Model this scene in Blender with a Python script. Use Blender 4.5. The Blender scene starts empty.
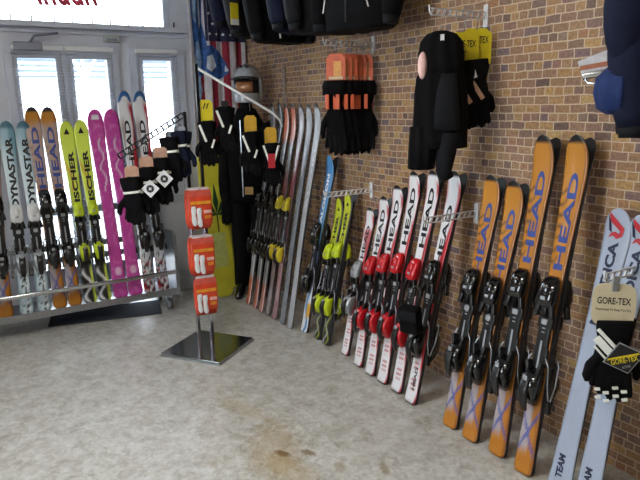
import bpy, bmesh, math, random
from mathutils import Vector, Matrix, noise
R = math.radians
PI = math.pi
random.seed(7)
C = bpy.context.scene.collection
scene = bpy.context.scene

# ------------------------------------------------------------------ camera, sky, lights, exposure
H = 1.65
pitch, roll, yaw = R(12.667), R(1.0555), R(-31.178)
fw = Vector((math.cos(yaw)*math.cos(pitch), math.sin(yaw)*math.cos(pitch), -math.sin(pitch)))
rt = Vector((math.sin(yaw), -math.cos(yaw), 0))
dn = fw.cross(rt)
rt2 = math.cos(roll)*rt + math.sin(roll)*dn
dn2 = -math.sin(roll)*rt + math.cos(roll)*dn
cam_data = bpy.data.cameras.new('camera')
cam = bpy.data.objects.new('camera', cam_data)
C.objects.link(cam)
cam_data.sensor_width = 36.0
cam_data.lens = 602/640*36
cam_data.clip_start = 0.05
m3 = Matrix((rt2, -dn2, -fw)).transposed()
cam.matrix_world = Matrix.Translation((0, 0, H)) @ m3.to_4x4()
scene.camera = cam

world = bpy.data.worlds.new('overcast_sky')
scene.world = world
world.use_nodes = True
bg = world.node_tree.nodes['Background']
bg.inputs[0].default_value = (0.86, 0.93, 1.0, 1)
bg.inputs[1].default_value = 9.0

def area(name, loc, rot, sx, sy, power, color):
    l = bpy.data.lights.new(name, 'AREA')
    l.shape = 'RECTANGLE'; l.size = sx; l.size_y = sy; l.energy = power; l.color = color
    o = bpy.data.objects.new(name, l); o.location = loc; o.rotation_euler = rot
    C.objects.link(o)
    return o
# fluorescent ceiling lamps: the light of each fitting, just under its diffuser
LAMPS = [(0.2, 0.6, 4), (2.0, -0.15, 18), (2.6, 1.9, 5)]
for lx, ly, pw in LAMPS:
    area('lamp_light', (lx, ly, 3.09), (0, 0, 0), 1.2, 0.25, pw, (1.0, 0.95, 0.86))
scene.view_settings.view_transform = 'Standard'
scene.view_settings.look = 'None'
scene.view_settings.gamma = 1
scene.view_settings.use_curve_mapping = False
scene.view_settings.exposure = 0.6

# ------------------------------------------------------------------ helpers
def lin(c):
    if isinstance(c, str):
        c = tuple(int(c[i:i+2], 16) for i in (0, 2, 4))
    return tuple(((v/255)/12.92 if v/255 <= .04045 else ((v/255+.055)/1.055)**2.4) for v in c)

def new_mat(name):
    m = bpy.data.materials.new(name); m.use_nodes = True
    nt = m.node_tree
    return m, nt, nt.nodes['Principled BSDF']

MATS = {}
def mat(name, color, rough=.5, metal=0., var=.12, scale=30., bump=0., coat=0., spec=.5):
    """plain surface whose colour wanders a little with noise"""
    if name in MATS: return MATS[name]
    m, nt, b = new_mat(name)
    c = lin(color)
    tc = nt.nodes.new('ShaderNodeTexCoord')
    n = nt.nodes.new('ShaderNodeTexNoise'); n.inputs['Scale'].default_value = scale; n.inputs['Detail'].default_value = 3
    nt.links.new(tc.outputs['Object'], n.inputs['Vector'])
    r = nt.nodes.new('ShaderNodeValToRGB')
    r.color_ramp.elements[0].position = .3; r.color_ramp.elements[1].position = .7
    r.color_ramp.elements[0].color = tuple(v*(1-var) for v in c)+(1,)
    r.color_ramp.elements[1].color = tuple(min(1, v*(1+var)) for v in c)+(1,)
    nt.links.new(n.outputs['Fac'], r.inputs['Fac'])
    nt.links.new(r.outputs['Color'], b.inputs['Base Color'])
    b.inputs['Roughness'].default_value = rough
    b.inputs['Metallic'].default_value = metal
    b.inputs['Coat Weight'].default_value = coat
    b.inputs['Specular IOR Level'].default_value = spec
    if bump:
        bp = nt.nodes.new('ShaderNodeBump'); bp.inputs['Strength'].default_value = bump; bp.inputs['Distance'].default_value = .004
        nt.links.new(n.outputs['Fac'], bp.inputs['Height']); nt.links.new(bp.outputs['Normal'], b.inputs['Normal'])
    MATS[name] = m
    return m

class MB:
    def __init__(s): s.bm = bmesh.new()
    def face(s, vs, mi=0, smooth=False):
        try:
            f = s.bm.faces.new(vs); f.material_index = mi; f.smooth = smooth; return f
        except ValueError: return None
    def box(s, c, size, rot=None, mi=0, bevel=0):
        c = Vector(c); hx, hy, hz = size[0]/2, size[1]/2, size[2]/2
        Rm = rot.to_3x3() if rot else Matrix.Identity(3)
        vs = [s.bm.verts.new(c+Rm@Vector((x, y, z))) for x in (-hx, hx) for y in (-hy, hy) for z in (-hz, hz)]
        fs = []
        for q in ((0, 1, 3, 2), (4, 6, 7, 5), (0, 4, 5, 1), (2, 3, 7, 6), (0, 2, 6, 4), (1, 5, 7, 3)):
            fs.append(s.face([vs[i] for i in q], mi))
        if bevel:
            es = list({e for f in fs for e in f.edges})
            r = bmesh.ops.bevel(s.bm, geom=es, offset=bevel, segments=2, profile=.5, affect='EDGES')
            for f in r['faces']: f.material_index = mi; f.smooth = True
        return s
    def loft(s, rings, mi=0, closed=True, cap=True, smooth=True):
        """rings: lists of points, same count; closed around"""
        R_ = [[s.bm.verts.new(Vector(p)) for p in r] for r in rings]
        n = len(R_[0])
        for a, b in zip(R_, R_[1:]):
            for i in range(n if closed else n-1):
                j = (i+1) % n
                s.face((a[i], a[j], b[j], b[i]), mi, smooth)
        if cap and closed:
            s.face(R_[0][::-1], mi); s.face(R_[-1], mi)
        return s
    def tube(s, pts, r, seg=8, mi=0, flat=1.0):
        pts = [Vector(p) for p in pts]
        rs = r if isinstance(r, (list, tuple)) else [r]*len(pts)
        rings = []
        up = None
        for i, p in enumerate(pts):
            t = (pts[min(i+1, len(pts)-1)]-pts[max(i-1, 0)]).normalized()
            if up is None:
                up = Vector((0, 0, 1)) if abs(t.z) < .9 else Vector((1, 0, 0))
            x = t.cross(up).normalized(); y = x.cross(t).normalized(); up = y
            rings.append([p+rs[i]*(math.cos(a)*x+flat*math.sin(a)*y) for a in [2*PI*k/seg for k in range(seg)]])
        return s.loft(rings, mi)
    def ell(s, c, r, seg=12, rings=8, mi=0, rot=None):
        c = Vector(c); Rm = rot.to_3x3() if rot else Matrix.Identity(3)
        rr = []
        for k in range(rings+1):
            th = PI*min(max(k/rings, .02), .98)
            rr.append([c+Rm@Vector((r[0]*math.sin(th)*math.cos(a), r[1]*math.sin(th)*math.sin(a), -r[2]*math.cos(th))) for a in [2*PI*i/seg for i in range(seg)]])
        return s.loft(rr, mi)
    def prism(s, poly, y0, y1, mi=0, axis='y'):
        def P(p, d):
            return Vector((p[0], d, p[1])) if axis == 'y' else (Vector((d, p[0], p[1])) if axis == 'x' else Vector((p[0], p[1], d)))
        return s.loft([[P(p, y0) for p in poly], [P(p, y1) for p in poly]], mi, smooth=False)
    def mesh(s, name, mats):
        bmesh.ops.recalc_face_normals(s.bm, faces=s.bm.faces[:])
        me = bpy.data.meshes.new(name); s.bm.to_mesh(me); s.bm.free()
        for m in (mats if isinstance(mats, (list, tuple)) else [mats]): me.materials.append(m)
        return me
    def obj(s, name, mats, parent=None, mw=None):
        return link(name, s.mesh(name, mats), parent, mw)

def link(name, me, parent=None, mw=None):
    o = bpy.data.objects.new(name, me); C.objects.link(o)
    if parent: o.parent = parent
    if mw is not None: o.matrix_local = mw
    return o
def tag(o, label, cat, group=None, kind=None):
    o['label'] = label; o['category'] = cat
    if group: o['group'] = group
    if kind: o['kind'] = kind
    return o
def thing(name, label, cat, mw=None, group=None):
    o = bpy.data.objects.new(name, None); C.objects.link(o)
    o.empty_display_size = .1
    if mw is not None: o.matrix_world = mw
    return tag(o, label, cat, group)
def struct(o, label=None):
    o['kind'] = 'structure'
    if label: o['label'] = label
    return o
def T(x, y, z, rz=0): return Matrix.Translation((x, y, z)) @ Matrix.Rotation(rz, 4, 'Z')
def copy_tree(o, parent=None):
    c = o.copy(); C.objects.link(c)
    if parent: c.parent = parent
    for ch in list(o.children): copy_tree(ch, c)
    return c
def sell(w, d, n=16, e=3.0, cx=0, cy=0):
    """superellipse ring"""
    out = []
    for k in range(n):
        a = 2*PI*k/n
        c_, s_ = math.cos(a), math.sin(a)
        out.append((cx+w*math.copysign(abs(c_)**(2/e), c_), cy+d*math.copysign(abs(s_)**(2/e), s_)))
    return out
def remeshed(mb, name, mats, voxel=.006, smooth=3):
    """fuse the shapes of mb into one continuous skin"""
    tmp = mb.obj('tmp', [])
    r = tmp.modifiers.new('r', 'REMESH'); r.mode = 'VOXEL'; r.voxel_size = voxel; r.use_smooth_shade = True
    sm = tmp.modifiers.new('s', 'SMOOTH'); sm.iterations = smooth; sm.factor = .5
    dg = bpy.context.evaluated_depsgraph_get()
    me = bpy.data.meshes.new_from_object(tmp.evaluated_get(dg))
    old = tmp.data
    bpy.data.objects.remove(tmp); bpy.data.meshes.remove(old)
    me.name = name; me.materials.clear()
    for m in (mats if isinstance(mats, (list, tuple)) else [mats]): me.materials.append(m)
    for p in me.polygons: p.material_index = 0; p.use_smooth = True
    return me
TXT = {}
def text_polys(s, bold=.02):
    """letters as flat polygons in a unit box: list of (verts, faces)"""
    if (s, bold) in TXT: return TXT[(s, bold)]
    cu = bpy.data.curves.new('t', 'FONT'); cu.body = s; cu.resolution_u = 3; cu.offset = bold; cu.fill_mode = 'FRONT'
    o = bpy.data.objects.new('t', cu); C.objects.link(o)
    dg = bpy.context.evaluated_depsgraph_get()
    me = bpy.data.meshes.new_from_object(o.evaluated_get(dg))
    vs = [v.co.copy() for v in me.vertices]; fs = [tuple(p.vertices) for p in me.polygons]
    bpy.data.objects.remove(o); bpy.data.curves.remove(cu); bpy.data.meshes.remove(me)
    x0 = min(v.x for v in vs); x1 = max(v.x for v in vs); y0 = min(v.y for v in vs); y1 = max(v.y for v in vs)
    out = ([((v.x-x0)/(x1-x0), (v.y-y0)/(y1-y0)) for v in vs], fs)
    TXT[(s, bold)] = out
    return out
def put_text(mb, s, fn, mi, bold=.02):
    vs, fs = text_polys(s, bold)
    bv = [mb.bm.verts.new(fn(x, y)) for x, y in vs]
    for f in fs: mb.face([bv[i] for i in f], mi)

# ------------------------------------------------------------------ materials
M_white = mat('white_paint', 'cdd0db', .45, var=.05, scale=8)
M_frame = mat('window_frame_paint', 'c6cbd9', .4, var=.06, scale=6)
M_chrome = mat('chrome', 'c9ccd0', .18, 1, var=.05)
M_steel = mat('brushed_steel', 'a9acb0', .32, 1, var=.1, scale=60)
M_blackm = mat('black_metal', '17181a', .35, .4)
M_blackp = mat('black_plastic', '111214', .3, 0, spec=.6)
M_gloss = mat('black_gloss_plastic', '0c0d10', .12, 0, coat=.6)
M_cloth = mat('black_cloth', '0a0a0d', .9, bump=.3, scale=60, spec=.15)
M_navy = mat('navy_cloth', '10152b', .85, bump=.3, scale=50, spec=.2)
M_char = mat('charcoal_cloth', '121318', .8, bump=.25, scale=40, spec=.2)
M_blue_c = mat('blue_cloth', '27407e', .7, bump=.2)
M_rubber = mat('rubber', '1b1b1c', .7)
M_red = mat('red_plastic', 'c3131f', .22, coat=.4)
M_lime = mat('lime_plastic', 'c3d61f', .35)
M_yel = mat('yellow_plastic', 'd8c22c', .4)
M_silver = mat('silver_plastic', 'aeb2b8', .3, .5)
M_whitep = mat('white_plastic', 'dcdde0', .4, var=.04)
M_ywcard = mat('yellow_card', 'dcc81e', .55, var=.05)
M_orcard = mat('orange_card', 'c9572c', .5, var=.18, scale=22)
M_ocrcard = mat('ochre_card', 'c99a22', .55, var=.08)
M_tancard = mat('tan_card', 'b98f77', .6, var=.15)
M_cream = mat('cream_card', 'cdbf9f', .6, var=.05)
M_refl = mat('reflective_strip', 'eff0ea', .35, var=.03)
M_pink = mat('pink_fabric', 'e3b9b4', .7)
M_ink = mat('black_print', '15151a', .5)
M_orange = mat('orange_print', 'dd7424', .5)
M_white_pr = mat('white_print', 'e8e8ea', .5, var=.03)
M_redpr = mat('red_print', 'b5202c', .5, var=.08)
M_darkred = mat('dark_red_cloth', '6b1420', .6)

def brick_material():
    m, nt, b = new_mat('brick_wall_surface'); N = nt.nodes; L = nt.links
    tc = N.new('ShaderNodeTexCoord')
    sp = N.new('ShaderNodeSeparateXYZ'); L.new(tc.outputs['Object'], sp.inputs[0])
    cb = N.new('ShaderNodeCombineXYZ'); L.new(sp.outputs['X'], cb.inputs[0]); L.new(sp.outputs['Z'], cb.inputs[1])
    wob = N.new('ShaderNodeTexNoise'); wob.inputs['Scale'].default_value = 14; wob.inputs['Detail'].default_value = 2
    L.new(cb.outputs[0], wob.inputs['Vector'])
    ad = N.new('ShaderNodeMixRGB'); ad.blend_type = 'LINEAR_LIGHT'; ad.inputs[0].default_value = .006
    L.new(cb.outputs[0], ad.inputs[1]); L.new(wob.outputs['Color'], ad.inputs[2])
    br = N.new('ShaderNodeTexBrick')
    br.inputs['Scale'].default_value = 1.0
    br.inputs['Brick Width'].default_value = .083; br.inputs['Row Height'].default_value = .0398
    br.inputs['Mortar Size'].default_value = .0038; br.inputs['Mortar Smooth'].default_value = .7
    br.inputs['Bias'].default_value = 0
    br.offset = .43; br.offset_frequency = 2; br.squash = .62; br.squash_frequency = 3
    br.inputs['Color1'].default_value = (0, 0, 0, 1); br.inputs['Color2'].default_value = (1, 1, 1, 1); br.inputs['Mortar'].default_value = (.5, .5, .5, 1)
    L.new(ad.outputs[0], br.inputs['Vector'])
    rp = N.new('ShaderNodeValToRGB'); rp.color_ramp.interpolation = 'LINEAR'
    cols = [(0, '65514a'), (.14, '927056'), (.27, '775f56'), (.4, 'a17c50'), (.52, '896a5a'), (.66, 'ac8856'), (.78, '6e5d62'), (.9, '996e4f'), (1, 'ae8f5e')]
    el = rp.color_ramp.elements
    el[0].position, el[0].color = cols[0][0], lin(cols[0][1])+(1,)
    el[1].position, el[1].color = cols[-1][0], lin(cols[-1][1])+(1,)
    for p, c in cols[1:-1]:
        e = el.new(p); e.color = lin(c)+(1,)
    L.new(br.outputs['Color'], rp.inputs[0])
    gr = N.new('ShaderNodeTexNoise'); gr.inputs['Scale'].default_value = 70; gr.inputs['Detail'].default_value = 4
    L.new(cb.outputs[0], gr.inputs['Vector'])
    gm = N.new('ShaderNodeMixRGB'); gm.blend_type = 'OVERLAY'; gm.inputs[0].default_value = .7
    L.new(rp.outputs[0], gm.inputs[1]); L.new(gr.outputs['Fac'], gm.inputs[2])
    mx = N.new('ShaderNodeMixRGB'); mx.inputs[2].default_value = lin('c4ad95')+(1,)
    L.new(br.outputs['Fac'], mx.inputs[0]); L.new(gm.outputs[0], mx.inputs[1])
    L.new(mx.outputs[0], b.inputs['Base Color'])
    b.inputs['Roughness'].default_value = .75
    iv = N.new('ShaderNodeMath'); iv.operation = 'SUBTRACT'; iv.inputs[0].default_value = 1; L.new(br.outputs['Fac'], iv.inputs[1])
    bp = N.new('ShaderNodeBump'); bp.inputs['Strength'].default_value = .25; bp.inputs['Distance'].default_value = .003
    L.new(iv.outputs[0], bp.inputs['Height']); L.new(bp.outputs['Normal'], b.inputs['Normal'])
    return m
M_brick = brick_material()

def floor_material():
    m, nt, b = new_mat('mottled_vinyl'); N = nt.nodes; L = nt.links
    tc = N.new('ShaderNodeTexCoord')
    def noise_(scale, detail, rough=.6, dist=0.):
        n = N.new('ShaderNodeTexNoise'); n.inputs['Scale'].default_value = scale; n.inputs['Detail'].default_value = detail
        n.inputs['Roughness'].default_value = rough; n.inputs['Distortion'].default_value = dist
        L.new(tc.outputs['Object'], n.inputs['Vector']); return n
    def ramp(src, stops):
        r = N.new('ShaderNodeValToRGB'); el = r.color_ramp.elements
        el[0].position, el[0].color = stops[0][0], lin(stops[0][1])+(1,)
        el[1].position, el[1].color = stops[-1][0], lin(stops[-1][1])+(1,)
        for p, c in stops[1:-1]:
            e = el.new(p); e.color = lin(c)+(1,)
        L.new(src, r.inputs[0]); return r
    n1 = noise_(9, 9, .72, .4)
    r1 = ramp(n1.outputs['Fac'], [(.3, '8b877f'), (.42, 'b0aca3'), (.52, 'cac9c4'), (.62, 'd8d9d8'), (.75, 'bcb6a8')])
    n2 = noise_(24, 6, .7, .8)
    r2 = ramp(n2.outputs['Fac'], [(.35, '918c82'), (.5, 'bfbdb6'), (.65, 'dddfdf')])
    mx = N.new('ShaderNodeMixRGB'); mx.inputs[0].default_value = .45
    L.new(r1.outputs[0], mx.inputs[1]); L.new(r2.outputs[0], mx.inputs[2])
    cur = mx.outputs[0]
    # tea-coloured spill stains with ragged edges: (x, y, rx, ry, turn, strength, colour)
    stains = [(2.42, -1.18, .30, .16, -.5, .36, 'a98a45'), (2.85, -1.22, .26, .07, .3, .25, 'b59a58'),
              (2.35, -1.19, .055, .03, .5, .85, '6b4a18'), (2.29, -1.30, .05, .025, .5, .7, '75541f'), (1.99, -1.53, .06, .025, -.4, .6, '806530'),
              (2.11, -1.36, .06, .03, -.3, .4, '8a7038'), (2.45, -.87, .04, .025, .4, .4, '8f7a4c'), (2.2, -1.16, .22, .10, .2, .35, 'a98a45')]
    for (x, y, rx, ry, t, st, c) in stains:
        mp = N.new('ShaderNodeMapping'); mp.vector_type = 'TEXTURE'
        mp.inputs['Location'].default_value = (x, y, 0); mp.inputs['Rotation'].default_value = (0, 0, t); mp.inputs['Scale'].default_value = (rx, ry, 1)
        L.new(tc.outputs['Object'], mp.inputs['Vector'])
        ln = N.new('ShaderNodeVectorMath'); ln.operation = 'LENGTH'; L.new(mp.outputs[0], ln.inputs[0])
        ad = N.new('ShaderNodeMath'); ad.operation = 'MULTIPLY_ADD'; ad.inputs[1].default_value = 1.1
        L.new(n2.outputs['Fac'], ad.inputs[0]); L.new(ln.outputs['Value'], ad.inputs[2])
        mr = N.new('ShaderNodeMapRange'); mr.inputs['From Min'].default_value = 1.05; mr.inputs['From Max'].default_value = 1.6
        mr.inputs['To Min'].default_value = st; mr.inputs['To Max'].default_value = 0
        L.new(ad.outputs[0], mr.inputs['Value'])
        mm = N.new('ShaderNodeMixRGB'); mm.inputs[2].default_value = lin(c)+(1,)
        L.new(mr.outputs[0], mm.inputs[0]); L.new(cur, mm.inputs[1]); cur = mm.outputs[0]
    L.new(cur, b.inputs['Base Color'])
    rr = N.new('ShaderNodeMapRange'); rr.inputs['To Min'].default_value = .22; rr.inputs['To Max'].default_value = .42
    L.new(n1.outputs['Fac'], rr.inputs['Value']); L.new(rr.outputs[0], b.inputs['Roughness'])
    bp = N.new('ShaderNodeBump'); bp.inputs['Strength'].default_value = .06; bp.inputs['Distance'].default_value = .004
    L.new(n2.outputs['Fac'], bp.inputs['Height']); L.new(bp.outputs['Normal'], b.inputs['Normal'])
    return m
M_floor = floor_material()

def glass_material():
    m = bpy.data.materials.new('window_glass'); m.use_nodes = True; nt = m.node_tree
    for n in list(nt.nodes): nt.nodes.remove(n)
    out = nt.nodes.new('ShaderNodeOutputMaterial'); tr = nt.nodes.new('ShaderNodeBsdfTransparent'); gl = nt.nodes.new('ShaderNodeBsdfGlossy')
    tr.inputs[0].default_value = (.95, .97, .98, 1); gl.inputs['Roughness'].default_value = .02
    fr = nt.nodes.new('ShaderNodeFresnel'); fr.inputs[0].default_value = 1.45
    mx = nt.nodes.new('ShaderNodeMixShader')
    nt.links.new(fr.outputs[0], mx.inputs[0]); nt.links.new(tr.outputs[0], mx.inputs[1]); nt.links.new(gl.outputs[0], mx.inputs[2])
    nt.links.new(mx.outputs[0], out.inputs[0])
    return m
M_glass = glass_material()

def topsheet_material():
    m, nt, b = new_mat('ski_topsheet')
    a = nt.nodes.new('ShaderNodeAttribute'); a.attribute_name = 'graphic'
    n = nt.nodes.new('ShaderNodeTexNoise'); n.inputs['Scale'].default_value = 40
    mx = nt.nodes.new('ShaderNodeMixRGB'); mx.blend_type = 'OVERLAY'; mx.inputs[0].default_value = .12
    nt.links.new(a.outputs['Color'], mx.inputs[1]); nt.links.new(n.outputs['Fac'], mx.inputs[2])
    nt.links.new(mx.outputs[0], b.inputs['Base Color'])
    b.inputs['Roughness'].default_value = .28; b.inputs['Coat Weight'].default_value = .3
    return m
M_top = topsheet_material()

# ------------------------------------------------------------------ the setting
WX, WY = 5.25, -2.42        # inner faces of the window wall and of the brick wall
CE = 3.2
ceil_m = mat('ceiling_paint', 'b9b7b0', .8, var=.04, scale=3)
plain_m = mat('plain_wall_paint', 'b5ada0', .8, var=.05, scale=3)
struct(MB().box((1.6, 0, -.05), (7.6, 5.6, .1)).obj('floor', M_floor), 'mottled grey beige vinyl floor with tea coloured stains')
struct(MB().box((1.6, 0, CE+.05), (7.6, 5.6, .1)).obj('ceiling', ceil_m))
struct(MB().box((1.6, WY-.1, CE/2), (7.6, .2, CE)).obj('wall_right', M_brick), 'brown brick wall with pale mortar behind the leaning skis')
struct(MB().box((-2.1, 0, CE/2), (.2, 5.6, CE)).obj('wall_rear', plain_m))
wl = MB()
wl.box((-.35, 2.7, CE/2), (3.1, .2, CE)); wl.box((4.05, 2.7, CE/2), (2.3, .2, CE))
wl.box((2.05, 2.7, .4), (1.7, .2, .8)); wl.box((2.05, 2.7, 2.9), (1.7, .2, .6))
struct(wl.obj('wall_left', plain_m))
w5 = MB(); w5.box((2.05, 2.7, .83), (1.7, .16, .06)); w5.box((2.05, 2.7, 2.57), (1.7, .16, .06))
for x in (1.23, 2.05, 2.87): w5.box((x, 2.7, 1.7), (.06, .16, 1.7))
w5o = struct(w5.obj('window_5', M_frame)); MB().box((2.05, 2.7, 1.7), (1.66, .01, 1.7)).obj('pane', M_glass, w5o)

# window wall: solid parts around three tall panes and the transom light above
PANES = [(-.812, -.498), (-1.202, -.895), (-1.728, -1.446)]
ZB, ZT = .34, 2.058
wb = MB(); tx = .16; xc = WX+tx/2
def wbox(y0, y1, z0, z1): wb.box((xc, (y0+y1)/2, (z0+z1)/2), (tx, abs(y1-y0), z1-z0))
wbox(-.498, 2.6, 0, 2.30); wbox(-2.6, -1.728, 0, 3.2)
wbox(-1.202, -.498, 0, ZB); wbox(-1.728, -1.446, 0, 1.27); wbox(-1.728, -.498, ZT, 2.30)
wbox(-.895, -.812, ZB, ZT); wbox(-1.446, -1.202, ZB, ZT)
wbox(-1.728, 2.6, 3.06, 3.2); wbox(1.2, 2.6, 2.3, 3.06)
struct(wb.obj('wall_back', M_white), 'pale painted wall with the glazed doors')
for i, (y0, y1) in enumerate(PANES):
    ZB = 1.27 if i == 2 else .34
    f = MB(); t = .022
    for y in (y0+t/2, y1-t/2): f.box((WX-.004, y, (ZB+ZT)/2), (.03, t, ZT-ZB))
    for z in (ZB+t/2, ZT-t/2): f.box((WX-.004, (y0+y1)/2, z), (.03, y1-y0-2*t, t))
    if i < 2: f.box((WX-.004, (y0+y1)/2, .845), (.04, y1-y0-2*t, .07))
    fo = f.obj('window_%d' % (i+1), M_frame); struct(fo)
    MB().box((WX+.06, (y0+y1)/2, (ZB+ZT)/2), (.006, y1-y0, ZT-ZB)).obj('pane', M_glass, fo)
# door leaf mouldings and the frame joints
tr = MB()
tr.box((WX-.012, -.455, 1.1), (.024, .05, 2.1)); tr.box((WX-.012, -1.245, 1.1), (.024, .05, 2.1)); tr.box((WX-.012, -.85, 1.1), (.02, .03, 2.05))
tr.box((WX-.016, -.85, 2.10), (.032, .83, .05))
struct(tr.obj('door_1', M_frame), 'white double door with two glazed panes')
tr = MB()
tr.box((WX-.012, -1.39, 1.1), (.024, .06, 2.1)); tr.box((WX-.012, -1.79, 1.1), (.024, .07, 2.1)); tr.box((WX-.016, -1.59, 2.10), (.032, .44, .05)); tr.box((WX-.012, -1.59, 1.2), (.018, .33, .05)); tr.box((WX-.012, -1.59, .86), (.018, .33, .06)); tr.box((WX-.012, -1.59, .12), (.018, .33, .12))
struct(tr.obj('door_2', M_frame), 'white side door with one glazed pane')
tb = MB(); tb.box((WX-.025, .35, 2.285), (.09, 4.4, .04)); tb.box((WX-.01, .35, 2.235), (.03, 4.4, .02))
struct(tb.obj('trim_1', M_frame), 'ledge under the bright transom window')
# transom glass with sign letters seen from behind
to = MB()
to.box((WX+.03, -.26, 3.04), (.06, 2.95, .05)); to.box((WX+.03, 1.18, 2.68), (.06, .05, .74)); to.box((WX+.03, -1.70, 2.68), (.06, .05, .74))
tro = struct(to.obj('window_4', M_frame), 'overexposed transom window with red script lettering')
MB().box((WX+.07, -.26, 2.68), (.006, 2.9, .76)).obj('pane', M_glass, tro)
lt = MB()
def lf(x, y): return Vector((WX+.06, -.68-.44*x-.05*(1-y), 2.432+.17*y+.02*x+.0))
put_text(lt, 'ınuun', lf, 0, .03)
lt.obj('lettering', mat('red_sign_paint', 'c43b52', .5), tro)
for i, y in enumerate((-.37, -.51, -.65, -.81, -.94, -1.09, -1.23, -1.37, -1.49, -1.63, -1.75)):
    o = MB().tube([(WX-.03, y, 2.30), (WX-.03, y-.004, 2.35)], .006, 6).obj('peg', M_blackm, tro)

# things on and in front of the door wall
dc = thing('door_closer', 'grey hydraulic door closer with folded arm above the left glazed door', 'door closer', T(WX-.024, -.60, 2.12))
MB().box((-.03, 0, 0), (.055, .20, .06), bevel=.01).obj('body', mat('grey_plastic', '8d8fa0', .4), dc)
MB().tube([(-.03, -.02, .03), (-.05, -.05, .075), (-.06, -.22, .10)], .010, 8).obj('arm', mat('grey_plastic2', '75778a', .4), dc)
ds = thing('alarm_sensor', 'small pale alarm sensor box above the middle of the glazed doors', 'sensor', T(WX, -1.23, 2.20))
MB().box((-.02, 0, 0), (.04, .13, .055), bevel=.008).obj('housing', mat('sensor_plastic', 'a7adab', .4), ds)
MB().box((-.042, 0, -.01), (.006, .08, .02)).obj('lens', mat('sensor_lens', '8a9095', .2), ds)

def blind(y0, y1, z0, label):
    b = thing('venetian_blind', label, 'blind', T(WX-.05, (y0+y1)/2, 2.11), 'venetian blinds on the glazed doors')
    w = abs(y1-y0)
    MB().box((0, 0, 0), (.03, w, .035), bevel=.004).obj('head_rail', M_whitep, b)
    s = MB(); z = -.035
    rot = Matrix.Rotation(R(-8), 3, 'Y')
    while 2.11+z > z0:
        s.box((0, 0, z), (.022, w-.01, .0014), rot); z -= .024
    s.obj('slats', M_whitep, b)
    MB().box((0, 0, z), (.024, w-.01, .014)).obj('bottom_rail', M_whitep, b)
    c = MB()
    for y in (-w*.35, w*.35): c.tube([(0, y, 0), (0, y, z)], .0012, 5)
    c.obj('cord', M_whitep, b)
blind(-.48, -.845, .55, 'white venetian blind over the left glazed door pane')
blind(-.86, -1.225, .55, 'white venetian blind over the middle glazed door pane')
blind(-1.40, -1.76, 1.24, 'white venetian blind over the pane beside the flag')

# outside: pavement, a house with louvred shutters, a bare white tree
struct(MB().box((30, 0, -.2), (49, 60, .1)).obj('ground', mat('pavement', '8b8b8b', .8)), 'pavement outside')
hs = thing('house', 'pale house with louvred shutters seen outside through the doors', 'house', T(13, -2.2, -.15))
MB().box((1.5, 0, 1.15), (3, 9, 2.3)).obj('ground_floor', mat('render_white', 'e6e8ea', .7), hs)
up = MB(); up.box((1.6, .6, 2.65), (3, 7.8, .7))
for k in range(7):
    up.box((.06, .6, 2.36+k*.1), (.08, 7.8, .05), Matrix.Rotation(R(25), 3, 'Y'))
up.obj('louvred_storey', mat('louvre_blue_grey', '93a0b3', .7), hs)
MB().prism([(-5, 3.0), (5, 3.0), (4.6, 3.22), (-4.6, 3.22)], -.2, 3.4, axis='x').obj('roof', mat('roof_tile', '8d8f98', .8), hs)
tw = thing('street_tree', 'small bare whitened tree outside the middle pane', 'tree', T(10.5, -2.0, -.15))
t_ = MB(); t_.tube([(0, 0, 0), (0, 0, 1.5), (.02, 0, 2.3)], [.06, .05, .04], 8)
t_.tube([(.02, 0, 2.25), (0, .12, 2.5), (0, .22, 2.62)], [.035, .03, .015], 6); t_.tube([(.02, 0, 2.25), (0, -.12, 2.5), (0, -.22, 2.62)], [.035, .03, .015], 6)
t_.tube([(.02, 0, 2.3), (0, .03, 2.75)], [.03, .012], 6)
t_.obj('trunk', mat('bark_white', 'eceef0', .7), tw)

# ceiling lamps
lamp_m, nt, b = new_mat('lamp_diffuser'); b.inputs['Emission Color'].default_value = (1, .94, .82, 1); b.inputs['Emission Strength'].default_value = 6
for i, (lx, ly, pw) in enumerate(LAMPS):
    lo = thing('ceiling_lamp', ['fluorescent ceiling lamp over the shop entrance', 'fluorescent ceiling lamp over the middle of the floor', 'fluorescent ceiling lamp by the shop window'][i], 'lamp', T(lx, ly, 3.2), 'ceiling lamps')
    MB().box((0, 0, -.035), (1.3, .32, .07), bevel=.01).obj('housing', M_whitep, lo)
    MB().box((0, 0, -.08), (1.24, .26, .02)).obj('diffuser', lamp_m, lo)

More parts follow.
